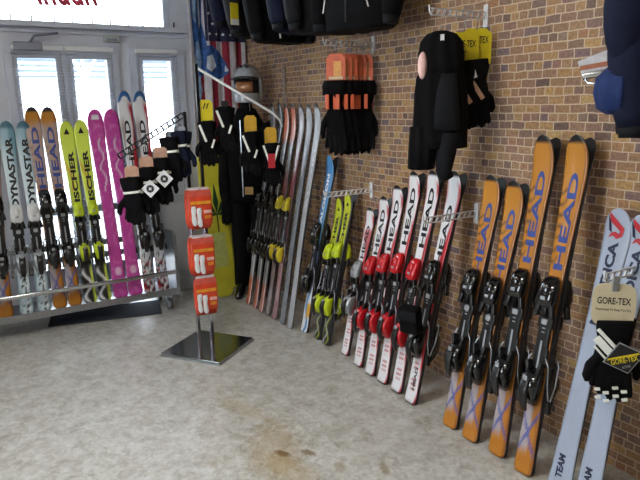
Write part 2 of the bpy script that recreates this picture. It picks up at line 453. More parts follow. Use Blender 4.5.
# ------------------------------------------------------------------ skis
def mixc(a, b, t):
    t = max(0., min(1., t)); return tuple(x+(y-x)*t for x, y in zip(a, b))
def ss(x, a, b): 
    t = max(0., min(1., (x-a)/(b-a))); return t*t*(3-2*t)
K = {n: lin(h) for n, h in dict(orange='b5741a', dkor='854c12', black='15151a', blue='3a4d9c', silver='a9acb8', white='e6e6ea', red='b81f2c', yellow='cfd935', sky='4f8fc6',
     pale='a4aec2', teal='3f7f98', ltblue='bfdbe8', mag='c2459c', ltmag='dd7fbf', grey='6d6f76', dgrey='34353b', ltgrey='a9abb0', rust='a64d2a', navy='22346e', lime='dcec5a', amber='d8a030', wine='7d2a38').items()}
def nz(x, y, s=0.): return noise.noise(Vector((x, y, s)))
def g_orange(u, v):
    c = mixc(K['orange'], lin('bd7f2c'), ss(v, .6, .9))
    c = mixc(c, K['dkor'], ss(u, .62, .8)*.7)
    if v < .24:
        g = ss(v, .05, .09)*(1-ss(v, .20, .24))*(1-ss(u, -.05, .2))
        c = mixc(c, K['silver'], g*.75)
        for d in (abs((v-.125)/.06-(u+.15)*1.1), abs((v-.125)/.06+(u+.15)*1.1)):
            c = mixc(c, K['blue'], (1-ss(d, .10, .25))*(ss(v, .05, .07)-ss(v, .18, .21))*.85)
    if .62 < v < .86 and u < -.25:
        d = abs(((v*30) % 1)-.5-u*.5)
        c = mixc(c, K['black'], (1-ss(d, .1, .2))*.8*(1-ss(u, -.45, -.3)))
    return mixc(c, K['black'], ss(v, .972, .982))
def g_orange_silver(u, v):
    c = g_orange(u, v)
    return mixc(c, K['silver'], (ss(v, .58, .64)-ss(v, .90, .945))*.62*(.8+.2*math.sin(v*40+u*3)))
def g_red(u, v):
    c = K['white']
    e = .60+.22*math.sin(v*17)
    c = mixc(c, K['red'], ss(u, e, e+.15)*(1-ss(v, .93, .97)))
    c = mixc(c, K['red'], ss(-u, .98+.25*math.sin(v*11+1), 1.15+.25*math.sin(v*11+1)))
    if v < .26:
        d = abs(((v*42) % 1)-.5)
        c = mixc(c, K['red'], (1-ss(d, .12, .22))*(1-ss(abs(u), .4, .6))*ss(v, .05, .07)*.8)
    c = mixc(c, K['grey'], (1-ss(abs(u), .05, .1))*(ss(v, .25, .3)-ss(v, .55, .6)))
    return mixc(c, K['black'], max(ss(v, .974, .982), 1-ss(v, .006, .012)))
def g_reddk(u, v):
    c = mixc(g_red(u, v), K['red'], ss(u, .25+.4*math.sin(v*9), .45+.4*math.sin(v*9))*ss(v, .15, .2)*(1-ss(v, .9, .95)))
    return c
def g_redjr(u, v):
    c = g_red(u, v)
    return mixc(c, K['red'], (ss(v, .66, .7)-ss(v, .84, .88))*.85*ss(u+.6*math.sin(v*25), -.3, .0))
def g_yel(u, v):
    c = K['yellow'] if v > .47 else K['black']
    c = mixc(K['black'], K['yellow'], ss(v, .45, .5))
    c = mixc(c, K['black'], ss(u, .72, .82))
    if v < .45:
        c = mixc(c, K['yellow'], (1-ss(abs(u-math.sin(v*40)*.5), .1, .25))*.5*(1-ss(v, .2, .3)))
        c = mixc(c, K['white'], (1-ss(abs(u+.3+.4*math.sin(v*60)), .08, .2))*.5*(1-ss(v, .14, .2)))
    return c
def g_fis(u, v):
    c = mixc(K['black'], K['lime'], ss(v, .40, .45))
    if v < .3:
        c = mixc(c, K['white'], (1-ss(abs(u+.1+.6*math.sin(v*45)), .15, .35))*(1-ss(v, .16, .2)))
        c = mixc(c, K['lime'], ss(u, .5, .7)*(1-ss(v, .18, .22)))
    d = abs(u+.6-.5*math.sin((v-.6)*22))
    c = mixc(c, K['amber'], (1-ss(d, .15, .3))*(ss(v, .6, .64)-ss(v, .76, .8))*.8)
    return c
def g_blue(u, v):
    c = mixc(K['navy'], K['sky'], ss(v, .40, .55))
    c = mixc(c, K['white'], 1-ss(v, .26, .30))
    c = mixc(c, K['sky'], (1-ss(abs(u-.4*math.sin(v*30)), .2, .4))*(1-ss(v, .27, .3)))
    c = mixc(c, K['amber'], (1-ss(abs(v-.13), .03, .05))*ss(u, -.2, 0))
    return mixc(c, K['navy'], (1-ss(abs(u+.65), .12, .2))*ss(v, .5, .55)*.6)
def g_nor(u, v):
    c = K['pale']
    return mixc(c, lin('9aa3b5'), ss(abs(u), .86, .95))
def g_dyn(u, v):
    t = ss(v+u*.1, .62, .98)
    c = mixc(lin('dfe9ee'), K['teal'], t*.85)
    c = mixc(c, K['ltblue'], (1-ss(abs(u+.3), .3, .6))*.5)
    if v < .2:
        d = nz(u*2.5, v*60, 3)
        c = mixc(c, K['black'], ss(d, .05, .18)*(1-ss(abs(u), .5, .7)))
        c = mixc(c, K['teal'], ss(abs(u), .7, .85)*.7)
    c = mixc(c, K['ltgrey'], (1-ss(abs(v-.5), .05, .08))*.5)
    return mixc(c, lin('2d5f74'), ss(v, .955, .975)*.8)
def g_mag(u, v):
    c = mixc(K['mag'], K['ltmag'], ss(nz(u*2, v*40), .1, .5)*.6)
    d = abs(u-.15-.35*math.sin(v*52)*math.cos(v*9))
    c = mixc(c, K['white'], (1-ss(d, .05, .16))*(ss(v, .56, .58)-ss(v, .84, .86))*.8)
    d = math.hypot(u-.1, (v-.14)*22)
    c = mixc(c, lin('e9c9dd'), (1-ss(d, .4, .6))*.8)
    return c
def g_mag2(u, v):
    c = g_mag(u, v)
    return mixc(c, K['white'], (ss(v, .945, .948)-ss(v, .97, .973))*(1-ss(abs(u), .55, .6)))
def g_hw(u, v):
    c = K['white']
    c = mixc(c, K['red'], ss(u, .35+.3*math.sin(v*16+1), .6+.3*math.sin(v*16+1))*(ss(v, .55, .6)-ss(v, .92, .96)))
    c = mixc(c, lin('7a5a50'), ss(-u, .35+.35*math.sin(v*12), .6+.35*math.sin(v*12))*(ss(v, .6, .65)-ss(v, .82, .9))*.7)
    c = mixc(c, K['blue'], (ss(v, .22, .25)-ss(v, .5, .56))*.85*ss(u+.5*math.sin(v*20), -.2, .2))
    if v < .2:
        d = nz(u*2, v*60, 9); c = mixc(c, K['red'], ss(d, .0, .15)*(1-ss(v, .14, .18))); c = mixc(c, K['black'], ss(nz(u*3, v*50, 2), .1, .25))
    d = math.hypot(u, (v-.94)*18)
    return mixc(c, lin('2f5d94'), ss(d, .62, .7)*ss(v, .945, .95))
def g_dark(i):
    body = [K['grey'], K['dgrey'], K['dgrey'], K['dgrey'], K['wine'], K['grey'], K['ltgrey']][i]
    def f(u, v):
        c = body
        sp = ss(nz(u*3, v*90, i*3.), .0, .4)
        c = mixc(c, K['ltgrey'] if i not in (3, 4) else K['white'], sp*(.5 if i > 4 else .3))
        if i in (2, 3):
            c = mixc(c, lin('d0601c'), ss(v, .80, .86)*(1-ss(abs(u), .8, .95)))
        if i in (4, 5, 6): c = mixc(c, K['ltgrey'], ss(v, .7, .85)*.7)
        if i in (3, 4): c = mixc(c, K['wine'], (ss(v, .3, .4)-ss(v, .6, .75))*.8); c = mixc(c, lin('a98a8a'), (1-ss(v, .25, .35))*.5)
        if i in (0, 1, 2): c = mixc(c, K['ltgrey'], (1-ss(v, .33, .4))*.3); c = mixc(c, K['rust'], (1-ss(v, .12, .16)))
        if i in (0, 1, 2): c = mixc(c, K['white'], (1-ss(abs(u-.55), .08, .2))*.8)
        if i == 6: c = mixc(c, K['white'], (1-ss(abs(u-.2), .2, .4))*ss(sp, .2, .6)*(ss(v, .5, .55)-ss(v, .85, .9)))
        return mixc(c, K['black'], ss(v, .978, .986))
    return f

M_bluepr = mat('blue_print', '33478f', .35)
M_darkpr = mat('dark_print', '16171d', .35)
M_navypr = mat('navy_print', '1c2440', .35)
# text, v0, v1, u of letter foot, u of letter head, material ; letters read upwards, heads to the left
DES = dict(
    orange=dict(g=g_orange, txt=[('HEAD', .615, .895, .50, -.45, M_bluepr)], w=(.100, .072, .112), base=K['black']),
    orange_silver=dict(g=g_orange_silver, txt=[('HEAD', .60, .905, .55, -.5, M_bluepr)], w=(.100, .072, .112), base=K['black']),
    red=dict(g=g_red, txt=[('HEAD', .66, .925, .42, -.48, M_darkpr)], w=(.092, .068, .104), base=K['dgrey']),
    reddk=dict(g=g_reddk, txt=[('HEAD', .60, .86, .42, -.48, M_darkpr), ('HEAD', .06, .16, .4, -.1, M_darkpr)], w=(.092, .068, .104), base=K['dgrey']),
    redjr=dict(g=g_redjr, txt=[('HEAD', .66, .88, .42, -.48, M_darkpr)], w=(.080, .062, .09), base=K['dgrey']),
    yellow=dict(g=g_yel, txt=[('FISCHER', .56, .88, .35, -.45, M_darkpr), ('▲', .915, .94, .3, -.4, M_darkpr)], w=(.085, .066, .095), base=K['black']),
    fis=dict(g=g_fis, txt=[('FISCHER', .52, .84, .62, -.35, M_darkpr), ('▲', .93, .962, .35, -.45, M_darkpr)], w=(.098, .07, .108), base=K['black']),
    blue=dict(g=g_blue, txt=[('SALOMON', .60, .90, .35, -.45, M_white_pr)], w=(.09, .066, .1), base=K['black']),
    nordica=dict(g=g_nor, txt=[('NORDICA', .60, .888, .30, -.52, M_navypr), ('TEAM', .05, .135, .1, -.5, M_navypr)], w=(.112, .084, .12), base=K['dgrey']),
    dyn=dict(g=g_dyn, txt=[('DYNASTAR', .55, .92, .62, -.42, M_darkpr)], w=(.098, .07, .11), base=K['dgrey']),
    mag=dict(g=g_mag, txt=[], w=(.115, .09, .122), base=K['dgrey']),
    mag2=dict(g=g_mag2, txt=[], w=(.115, .09, .122), base=K['dgrey']),
    hw=dict(g=g_hw, txt=[('HEAD', .62, .86, .45, -.5, M_darkpr)], w=(.098, .07, .112), base=K['dgrey']),
)
for i in range(7): DES['dark%d' % i] = dict(g=g_dark(i), txt=[], w=(.076, .062, .086), base=K['black'])
M_edge = mat('ski_edge', '55565b', .3, .6)
M_base = mat('ski_base', '1a1a1e', .4)

def halfw(v, w):
    tail, waist, tip = (x/2 for x in w)
    if v < .45: h = waist+(tail-waist)*((.45-v)/.45)**1.6
    else: h = waist+(tip-waist)*min(1, (v-.45)/.43)**1.6
    if v > .925: h = tip*math.sqrt(max(0, 1-((v-.925)/.075)**2.2))
    if v < .02: h *= .72+.28*math.sqrt(max(0, 1-((.02-v)/.02)**2))
    return max(h, .004)
def zoff(v, L): return .042*L/1.5*max(0, (v-.88)/.12)**1.8+.006*max(0, (.04-v)/.04)**1.5
def thick(v): return .006+.012*math.exp(-((v-.45)/.30)**2)

def ski_body(name, design, L):
    D = DES[design]; w = D['w']; nu = 10
    vs = [i/96 for i in range(87)]+[.90+.1*i/18 for i in range(1, 19)]
    mb = MB(); bm = mb.bm
    cl = bm.verts.layers.float_color.new('graphic')
    tops, bots = [], []
    for v in vs:
        h = halfw(v, w); z = zoff(v, L); t = thick(v)
        a = []
        for k in range(nu+1):
            u = -1+2*k/nu
            p = bm.verts.new((u*h, v*L, z+t-.002*u**4)); c = D['g'](u, v); p[cl] = c+(1,); a.append(p)
        tops.append(a)
        bots.append((bm.verts.new((-h, v*L, z)), bm.verts.new((h, v*L, z))))
    for (a, b), (c, d) in zip(zip(tops, tops[1:]), zip(bots, bots[1:])):
        for k in range(nu): mb.face((a[k], a[k+1], b[k+1], b[k]), 0, True)
        mb.face((c[0], c[1], d[1], d[0]), 2)
        mb.face((c[0], a[0], b[0], d[0]), 1); mb.face((a[nu], c[1], d[1], b[nu]), 1)
    for e in (0, -1):
        mb.face(list(tops[e])+[bots[e][1], bots[e][0]], 1)
    mats = [M_top, M_edge, M_base]
    for (s, v0, v1, u0, u1, m) in D['txt']:
        mi = len(mats); mats.append(m)
        if s == '▲':
            def P(x, y):
                v = v0+(v1-v0)*x; u = u0+(u1-u0)*y; return Vector((u*halfw(v, w), v*L, zoff(v, L)+thick(v)+.0012))
            mb.face([bm.verts.new(P(0, 0)), bm.verts.new(P(1, .5)), bm.verts.new(P(0, 1))], mi); continue
        hw_ = halfw((v0+v1)/2, w)
        def F(x, y):
            v = v0+(v1-v0)*x; u = u0+(u1-u0)*y
            return Vector((u*hw_, v*L, zoff(v, L)+thick(v)+.0012))
        put_text(mb, s, F, mi, .045 if s != 'HEAD' else .03)
    if design == 'nordica':
        mi = len(mats); mats.append(M_redpr); mj = len(mats); mats.append(M_navypr)
        def P(u, v): return bm.verts.new((u*halfw(.9, w), v*L, zoff(v, L)+thick(v)+.0012))
        mb.face([P(-.70, .978), P(-.62, .925), P(-.40, .918), P(-.50, .95)], mj)
        mb.face([P(-.62, .985), P(-.55, .955), P(.22, .925), P(.52, .935)], mi)
        mb.face([P(.52, .935), P(.22, .925), P(.0, .898), P(.40, .908)], mi)
        mb.face([P(.40, .908), P(.0, .898), P(-.28, .908), P(-.12, .922)], mi)
        mb.face([P(-.12, .922), P(-.28, .908), P(-.62, .900), P(-.40, .918)], mi)
    me = bpy.data.meshes.new('ski_body'); bmesh.ops.recalc_face_normals(bm, faces=[f for f in bm.faces if f.material_index < 3])
    bm.to_mesh(me); bm.free()
    for m in mats: me.materials.append(m)
    return me

# binding pieces, built once and shared by all skis; local y runs up the ski, z away from the top sheet
BIND = {}
def sect(y, w, z0, z1, e=4, n=14): 
    return [(x, y, z0+(z1-z0)/2+zz) for x, zz in sell(w/2, (z1-z0)/2, n, e)]
def bind_mesh(part, cov):
    key = (part, cov)
    if key in BIND: return BIND[key]
    m1 = dict(black=M_gloss, red=M_red, lime=M_lime, yellow=M_yel, silver=M_silver, white=M_whitep)[cov]
    mb = MB()
    if part == 'toe_piece':
        mb.loft([sect(y, w, .004, h) for y, w, h in ((.082, .034, .012), (.070, .058, .028), (.038, .070, .044), (.0, .072, .052), (-.024, .064, .048), (-.036, .05, .030))], 0)
        mb.ell((0, .03, .042), (.020, .030, .012), 10, 6, 0)
        for s in (-1, 1):
            mb.loft([sect(y, w, .012, h) for y, w, h in ((-.02, .03, .04), (-.05, .022, .036), (-.068, .012, .028))], 1)
            mb.box((s*.030, -.045, .028), (.018, .05, .022), Matrix.Rotation(s*R(14), 3, 'Z'), 1, .005)
        mb.box((0, -.085, .008), (.062, .05, .016), None, 1, .004)
        mb.box((0, -.085, .018), (.024, .02, .006), None, 2, .002)
        mb.box((0, .002, .0515), (.020, .012, .004), None, 2, .001)
        me = mb.mesh('toe_piece', [m1, M_blackp, M_silver])
    elif part == 'heel_piece':
        mb.loft([sect(y, w, .004, h) for y, w, h in ((.055, .052, .024), (.038, .066, .046), (.01, .072, .068), (-.02, .070, .070), (-.052, .058, .052), (-.08, .046, .030))], 0)
        mb.loft([sect(y, w, z0, z1) for y, w, z0, z1 in ((.02, .036, .060, .074), (-.03, .034, .066, .084), (-.075, .030, .054, .068), (-.10, .022, .044, .054))], 1)
        for s in (-1, 1): mb.box((s*.024, .055, .03), (.014, .05, .03), Matrix.Rotation(s*R(-12), 3, 'Z'), 1, .004)
        mb.box((0, .095, .008), (.058, .07, .014), None, 1, .003)
        mb.box((0, .02, .073), (.018, .02, .005), None, 2, .001)
        me = mb.mesh('heel_piece', [m1, M_blackp, M_silver])
    elif part == 'binding_rail':
        mb.box((0, 0, .007), (.050, .36, .014), None, 0, .004)
        mb.box((0, -.06, .0145), (.008, .12, .003), None, 1, .001)
        for k in range(4): mb.box((0, .03+k*.014, .0145), (.012, .004, .003), None, 1)
        me = mb.mesh('binding_rail', [M_blackp if cov != 'silver' else M_silver, M_silver])
    else:                                        # brake_arm, left one; mirrored copy for the right
        s = -1 if part == 'brake_arm_left' else 1
        mb.tube([(s*.030, .10, .018), (s*.046, .07, .016), (s*.050, .0, .010), (s*.052, -.05, -.006), (s*.052, -.085, -.018)], .0032, 6, 0)
        mb.box((s*.054, -.078, -.016), (.014, .05, .018), Matrix.Rotation(R(-18), 3, 'X'), 1, .004)
        me = mb.mesh('brake_arm', [M_steel, M_blackp])
    BIND[key] = me
    return me

def ski_matrix(tail, tip, facing=None, flip=False):
    tail, tip = Vector(tail), Vector(tip)
    Y = (tip-tail).normalized(); f = Vector(facing)
    Z = (f-f.dot(Y)*Y).normalized()
    if flip: Z = -Z
    X = Y.cross(Z)
    m = Matrix((X, Y, Z)).transposed().to_4x4(); m.translation = tail
    return m

def make_ski(label, group, tail, tip, design, facing, flip=False, toe='black', heel='black', vt=.55, vh=.28, bs=1., rail='black', lift=.0, bindings=True):
    L = (Vector(tip)-Vector(tail)).length
    mw = ski_matrix(tail, tip, facing, flip)
    mw = mw @ Matrix.Translation((0, 0, lift))
    root = thing('alpine_ski', label, 'ski', mw, group)
    link('ski_body', ski_body('ski_body', design, L), root)
    if bindings:
        bs *= 1.22
        S = Matrix.Scale(bs, 4)
        link('toe_piece', bind_mesh('toe_piece', toe), root, Matrix.Translation((0, vt*L, thick(vt)-.002)) @ S)
        link('heel_piece', bind_mesh('heel_piece', heel), root, Matrix.Translation((0, vh*L, thick(vh)-.002)) @ S)
        link('binding_rail', bind_mesh('binding_rail', rail), root, Matrix.Translation((0, (vt*.45+vh*.55)*L+.02, thick(.4)-.001)) @ Matrix.Diagonal((bs, bs*L/1.45, bs, 1)))
        for k in ('brake_arm_left', 'brake_arm_right'):
            link('brake_arm', bind_mesh(k, 'black'), root, Matrix.Translation((0, vh*L, thick(vh)-.002)) @ S)
    return root

# --- skis along the brick wall: (tail x, tail y), (tip x, tip z)
TY = -2.345
FN = (0, 1, .15)
darkl = ['dark grey ski nearest the corner in the dark row, rust coloured tail', 'second dark ski from the corner, charcoal with rust coloured tail',
         'third dark ski from the corner, orange tip and rust tail', 'fourth dark ski from the corner, orange tip and yellow bindings',
         'fifth dark ski from the corner, wine red middle with yellow bindings', 'sixth dark ski from the corner, speckled grey without bindings',
         'outermost silver grey ski of the dark row, white marks down its edge']
dk = [(4.513, -2.006, 4.527, 1.662), (4.385, -2.01, 4.40, 1.668), (4.266, -2.008, 4.287, 1.652), (4.168, -2.02, 4.175, 1.651), (4.054, -2.02, 4.053, 1.65), (3.923, -2.021, 3.939, 1.649), (3.815, -2.028, 3.818, 1.648)]
for i, (x, y, x2, z2) in enumerate(dk):
    cov = 'yellow' if i in (3, 4) else 'black'
    make_ski(darkl[i], 'dark used skis by the corner', (x, y, 0), (x2, TY, z2), 'dark%d' % i, FN, toe=cov, heel=cov, vt=.53, vh=.32, bs=.8, bindings=i < 5)

pairs = [
 ('blue', (3.682, -2.078), (3.652, 1.29), dict(vt=.56, vh=.30, bs=.9), 'blue ski with white lettering under the orange carded gloves', 'blue ski'),
 ('yellow', (3.512, -2.085), (3.541, .993), dict(toe='lime', heel='lime', vt=.60, vh=.27, bs=.85), 'shorter yellow and black ski next to the blue ski', 'shorter yellow ski'),
 ('yellow', (3.382, -2.08), (3.427, 1.049), dict(toe='lime', heel='lime', vt=.60, vh=.27, bs=.85), 'taller yellow and black ski nearer the red and white row', 'taller yellow ski'),
 ('redjr', (3.163, -2.094), (3.171, .978), dict(toe='silver', heel='silver', vt=.56, vh=.36, bs=.85), 'shortest red and white ski with silver bindings, beside the yellow ones', 'shortest red and white ski'),
 ('red', (2.971, -2.067), (3.022, 1.069), dict(toe='red', heel='red', vt=.57, vh=.30, bs=.9), 'second shortest red and white ski with red bindings', 'second shortest red and white ski'),
 ('red', (2.821, -2.053), (2.883, 1.154), dict(toe='red', heel='red', vt=.57, vh=.30, bs=.9), 'third red and white ski of the rising row, red bindings', 'third red and white ski'),
 ('red', (2.69, -2.051), (2.727, 1.253), dict(toe='red', heel='red', vt=.55, vh=.29, bs=.92), 'fourth red and white ski of the rising row, red bindings', 'fourth red and white ski'),
 ('red', (2.552, -2.049), (2.564, 1.272), dict(toe='red', heel='red', vt=.54, vh=.28, bs=.92), 'fifth red and white ski, tall, beside the one with black bindings', 'fifth red and white ski'),
 ('reddk', (2.403, -2.03), (2.391, 1.281), dict(vt=.55, vh=.28, bs=1.), 'red and white ski with black bindings, nearest the orange skis', 'black bound red ski'),
 ('orange', (2.091, -2.036), (2.129, 1.283), dict(vt=.56, vh=.30), 'short orange ski with blue lettering nearest the red and white row', 'first short orange ski'),
 ('orange', (1.945, -2.032), (1.983, 1.267), dict(vt=.56, vh=.30), 'short orange ski with blue lettering beside the two tall orange ones', 'second short orange ski'),
 ('orange', (1.78, -2.044), (1.827, 1.492), dict(vt=.53, vh=.28), 'tall orange ski with blue lettering next to the short orange ones', 'first tall orange ski'),
 ('orange', (1.615, -2.033), (1.653, 1.498), dict(vt=.53, vh=.28), 'tall orange ski with blue lettering nearest the white skis', 'second tall orange ski'),
]
for (d, t, p, kw, lab, short) in pairs:
    grp = {'blue': 'blue ski pair', 'yellow': 'yellow junior skis', 'redjr': 'red and white rental skis', 'red': 'red and white rental skis', 'reddk': 'red and white rental skis', 'orange': 'orange rental skis on the brick wall'}[d]
    y2 = TY+.01
    make_ski(lab, grp, (t[0], t[1], .002), (p[0], y2, p[1]), d, FN, lift=.001, **kw)
    make_ski('back ski facing the bricks, base to base behind the '+short, grp, (t[0]-.004, t[1], .002), (p[0]-.004, y2, p[1]), d, FN, flip=True, lift=.001, **kw)
for (t, p, lab) in [((1.441, -2.049), (1.452, 1.202), 'pale grey white ski with red mark behind the carded gloves, left of its pair'),
                    ((1.316, -2.059), (1.35, 1.191), 'pale grey white ski with red mark at the right edge of the view')]:
    make_ski(lab, 'pale race skis', (t[0], t[1], 0), (p[0], -2.36, p[1]), 'nordica', FN, bindings=False)

# ------------------------------------------------------------------ ski rack in front of the doors
RK = thing('ski_rack', 'low steel ski rack on castors in front of the glazed doors', 'rack', T(4.74, -.55, 0))
def rk(p): return Vector((p[0]-4.74, p[1]+.55, p[2]))
yr0, yr1 = -1.47, .42
b_ = MB(); b_.box(rk((4.73, (yr0+yr1)/2, .325)), (.03, yr1-yr0, .034), bevel=.010); b_.obj('front_rail', M_chrome, RK)
b_ = MB(); b_.box(rk((4.90, (yr0+yr1)/2, .155)), (.34, yr1-yr0, .02)); b_.box(rk((4.725, (yr0+yr1)/2, .162)), (.012, yr1-yr0, .05)); b_.obj('shelf', M_steel, RK)
for z, x in ((.60, 4.985), (.50, 4.975)):
    MB().box(rk((x, (yr0+yr1)/2, z)), (.02, yr1-yr0, .045), bevel=.004).obj('back_rail', M_silver, RK)
for y in (yr0, yr1):
    MB().prism([(4.715-4.74, .13), (5.08-4.74, .13), (5.08-4.74, .64), (4.80-4.74, .665), (4.715-4.74, .64)], y+.55-.012, y+.55+.012).obj('end_panel', mat('grey_panel', '9b9da0', .3, .8), RK)
for x, y in ((4.76, -1.40), (5.06, -1.40), (4.76, .36), (5.06, .36)):
    c = MB(); P = rk((x, y, .05))
    c.loft([[P+Vector((.05*math.cos(a), dy, .05*math.sin(a))) for a in [2*PI*k/20 for k in range(20)]] for dy in (-.014, .014)], 0)
    c.loft([[P+Vector((.03*math.cos(a), dy, .03*math.sin(a))) for a in [2*PI*k/16 for k in range(16)]] for dy in (-.018, .018)], 1)
    w = c.obj('castor', [mat('castor_rubber', '5b5e62', .4), M_steel], RK)
    f = MB(); f.box(P+Vector((0, .024, .03)), (.03, .004, .09)); f.box(P+Vector((0, -.024, .03)), (.03, .004, .09)); f.box(P+Vector((0, 0, .075)), (.05, .055, .01))
    f.obj('castor_fork', M_steel, w)
mt = MB(); mt.box((4.96, -.93, .006), (.36, .86, .012), Matrix.Rotation(R(-13), 3, 'Z'), bevel=.004)
tag(mt.obj('door_mat', mat('navy_mat', '2a303d', .9, bump=.5, scale=120)), 'dark blue grey door mat on the floor under the ski rack', 'mat')

rackskis = [
 ('orange_silver', -.195, -.27, 1.58, {}, 'orange ski at the left edge of the rack, tip cut off'),
 ('dyn', -.335, -.375, 1.567, dict(toe='white', heel='silver', rail='black', vt=.50, vh=.28), 'pale blue ski with black lettering, first of two at the rack\'s left'),
 ('dyn', -.455, -.485, 1.564, dict(toe='white', heel='silver', rail='black', vt=.50, vh=.28), 'pale blue ski with black lettering beside the orange pair in the rack'),
 ('orange_silver', -.568, -.555, 1.665, dict(vt=.53, vh=.28), 'orange ski in the rack, next to the pale blue skis'),
 ('orange_silver', -.675, -.665, 1.663, dict(vt=.53, vh=.28), 'orange ski in the rack, next to the lime yellow skis'),
 ('fis', -.790, -.785, 1.555, dict(toe='lime', heel='lime', vt=.50, vh=.29, bs=.85), 'lime yellow and black ski in the rack next to orange'),
 ('fis', -.900, -.890, 1.56, dict(toe='lime', heel='lime', vt=.50, vh=.29, bs=.85), 'lime yellow and black ski in the rack next to magenta'),
 ('mag2', -1.022, -1.003, 1.641, dict(bindings=False), 'magenta ski with white tip patch next to the lime yellow skis'),
 ('mag', -1.140, -1.125, 1.639, dict(bindings=False), 'magenta ski without bindings next to the white skis'),
 ('hw', -1.255, -1.24, 1.778, {}, 'white ski with blue tip beside the magenta skis'),
 ('hw', -1.370, -1.362, 1.777, {}, 'white ski with blue tip at the right end of the rack'),
]
for (d, y0, y1, zt, kw, lab) in rackskis:
    make_ski(lab, 'rental skis in the steel rack', (4.79, y0, .170), (5.07, y1, zt), d, (-1, 0, .18), lift=.001, **kw)

# ------------------------------------------------------------------ gloves, made once
def glove_mesh(flip=1):
    m = MB()
    m.loft([[(x, y, z) for x, y in sell(w, d, 14, 2.6)] for z, w, d in ((-.0, .058, .030), (-.05, .054, .028), (-.085, .044, .024), (-.11, .050, .025), (-.15, .054, .024), (-.185, .052, .020))])
    for k, (x, l) in enumerate(((-.040, .080), (-.013, .095), (.014, .090), (.040, .070))):
        m.tube([(x*.9, 0, -.165), (x*1.05, -.004, -.185-l*.45), (x*1.1, .004, -.185-l*.8), (x*1.1, .014, -.185-l)], [.015, .0145, .0135, .009], 8)
    m.tube([(.045*flip, .004, -.125), (.075*flip, .010, -.155), (.085*flip, .014, -.19), (.082*flip, .016, -.21)], [.018, .018, .016, .010], 8)
    return m
GL = remeshed(glove_mesh(1), 'glove', M_cloth, .0065, 3)
GR = remeshed(glove_mesh(-1), 'glove', M_cloth, .0065, 3)
def glove_copy(src, m):
    c = src.copy(); c.materials.clear(); c.materials.append(m); return c
GM = {k: (glove_copy(GL, m), glove_copy(GR, m)) for k, m in dict(black=M_cloth, navy=M_navy, char=M_char).items()}
def cuff_mesh(m, z0=-.075, z1=-.10, grow=.004):
    b = MB(); b.loft([[(x, y, z) for x, y in sell(w+grow, d+grow, 16, 2.6)] for z, w, d in ((z0, .047, .025), ((z0+z1)/2, .045, .024), (z1, .048, .025))]); return b.mesh('wrist_strap', m)
CUFF_W = cuff_mesh(M_refl, -.078, -.092); CUFF_K = cuff_mesh(M_blackp)
def card_mesh(w, h, m, words=None, ink=M_ink, oval=False):
    b = MB(); 
    if oval: poly = [(x, z) for x, z in sell(w/2, h/2, 24, 4)]
    else: poly = [(-w/2, -h/2), (w/2, -h/2), (w/2, h*.35), (w*.3, h/2), (-w*.3, h/2), (-w/2, h*.35)]
    b.prism(poly, -.0015, .0015)
    mats = [m]
    if words:
        mats.append(ink)
        for (s, x0, x1, z0, z1) in words:
            for sg in (-1, 1):
                put_text(b, s, lambda x, y: Vector((-sg*((x0+(x1-x0)*x)*w-w/2)*-1 if sg < 0 else -((x0+(x1-x0)*x)*w-w/2), sg*.0022, (z0+(z1-z0)*y)*h-h/2)), 1)
    return b.mesh('header_card', mats)
HOOK = (lambda b: (b.tube([(0, 0, -.03), (0, 0, .012), (0, .006, .022), (0, .014, .02), (0, .014, .012)], .0025, 6), b.mesh('hook', M_steel))[1])(MB())

def glove_pair(label, cat_group, loc, rz, card, col='black', ch=.12, badge=None, strap=None, hang=.03, scale=1., extra=None):
    """local: hangs from (0,0,0); faces +y; card on top, two gloves below"""
    root = thing('glove_pair', label, 'gloves', T(*loc, rz), cat_group)
    link('hook', HOOK, root)
    zc = -hang
    link('header_card', card, root, Matrix.Translation((0, .0, zc-ch/2)))
    S = Matrix.Scale(scale, 4) if not isinstance(scale, tuple) else Matrix.Diagonal(scale+(1,))
    if isinstance(scale, tuple): scale = scale[2]
    for s, me in ((1, GM[col][0]), (-1, GM[col][1])):
        mw = Matrix.Translation((s*.012, s*.024, zc-ch+.02)) @ Matrix.Rotation(R(5*s), 4, 'Y') @ S
        g = link('glove', me, root, mw)
        if strap: link('wrist_strap', strap, g)
    if badge:
        b = MB(); 
        b.loft([[(x*.058, y, z*.058) for x, z in ((0, -1), (1, 0), (0, 1), (-1, 0))] for y in (0, .004)], 0, smooth=False)
        b.loft([[(x*.051, y, z*.051) for x, z in ((0, -1), (1, 0), (0, 1), (-1, 0))] for y in (.004, .0046)], 1, smooth=False)
        ring = [[(r*math.cos(a), y, r*math.sin(a)) for a in [2*PI*k/16 for k in range(16)]] for r, y in ((.025, .005), (.025, .006))]
        b.loft(ring, 2, smooth=False)
        b.box((0, .0066, 0), (.006, .001, .022), Matrix.Rotation(R(40), 3, 'Y'), 1); b.box((0, .0066, 0), (.022, .001, .006), Matrix.Rotation(R(40), 3, 'Y'), 1)
        b.obj('badge', [M_white_pr, M_whitep, M_ink], root, Matrix.Translation((-.03, .064*scale, zc-ch-.10*scale)))
    if extra: extra(root, zc-ch)
    return root

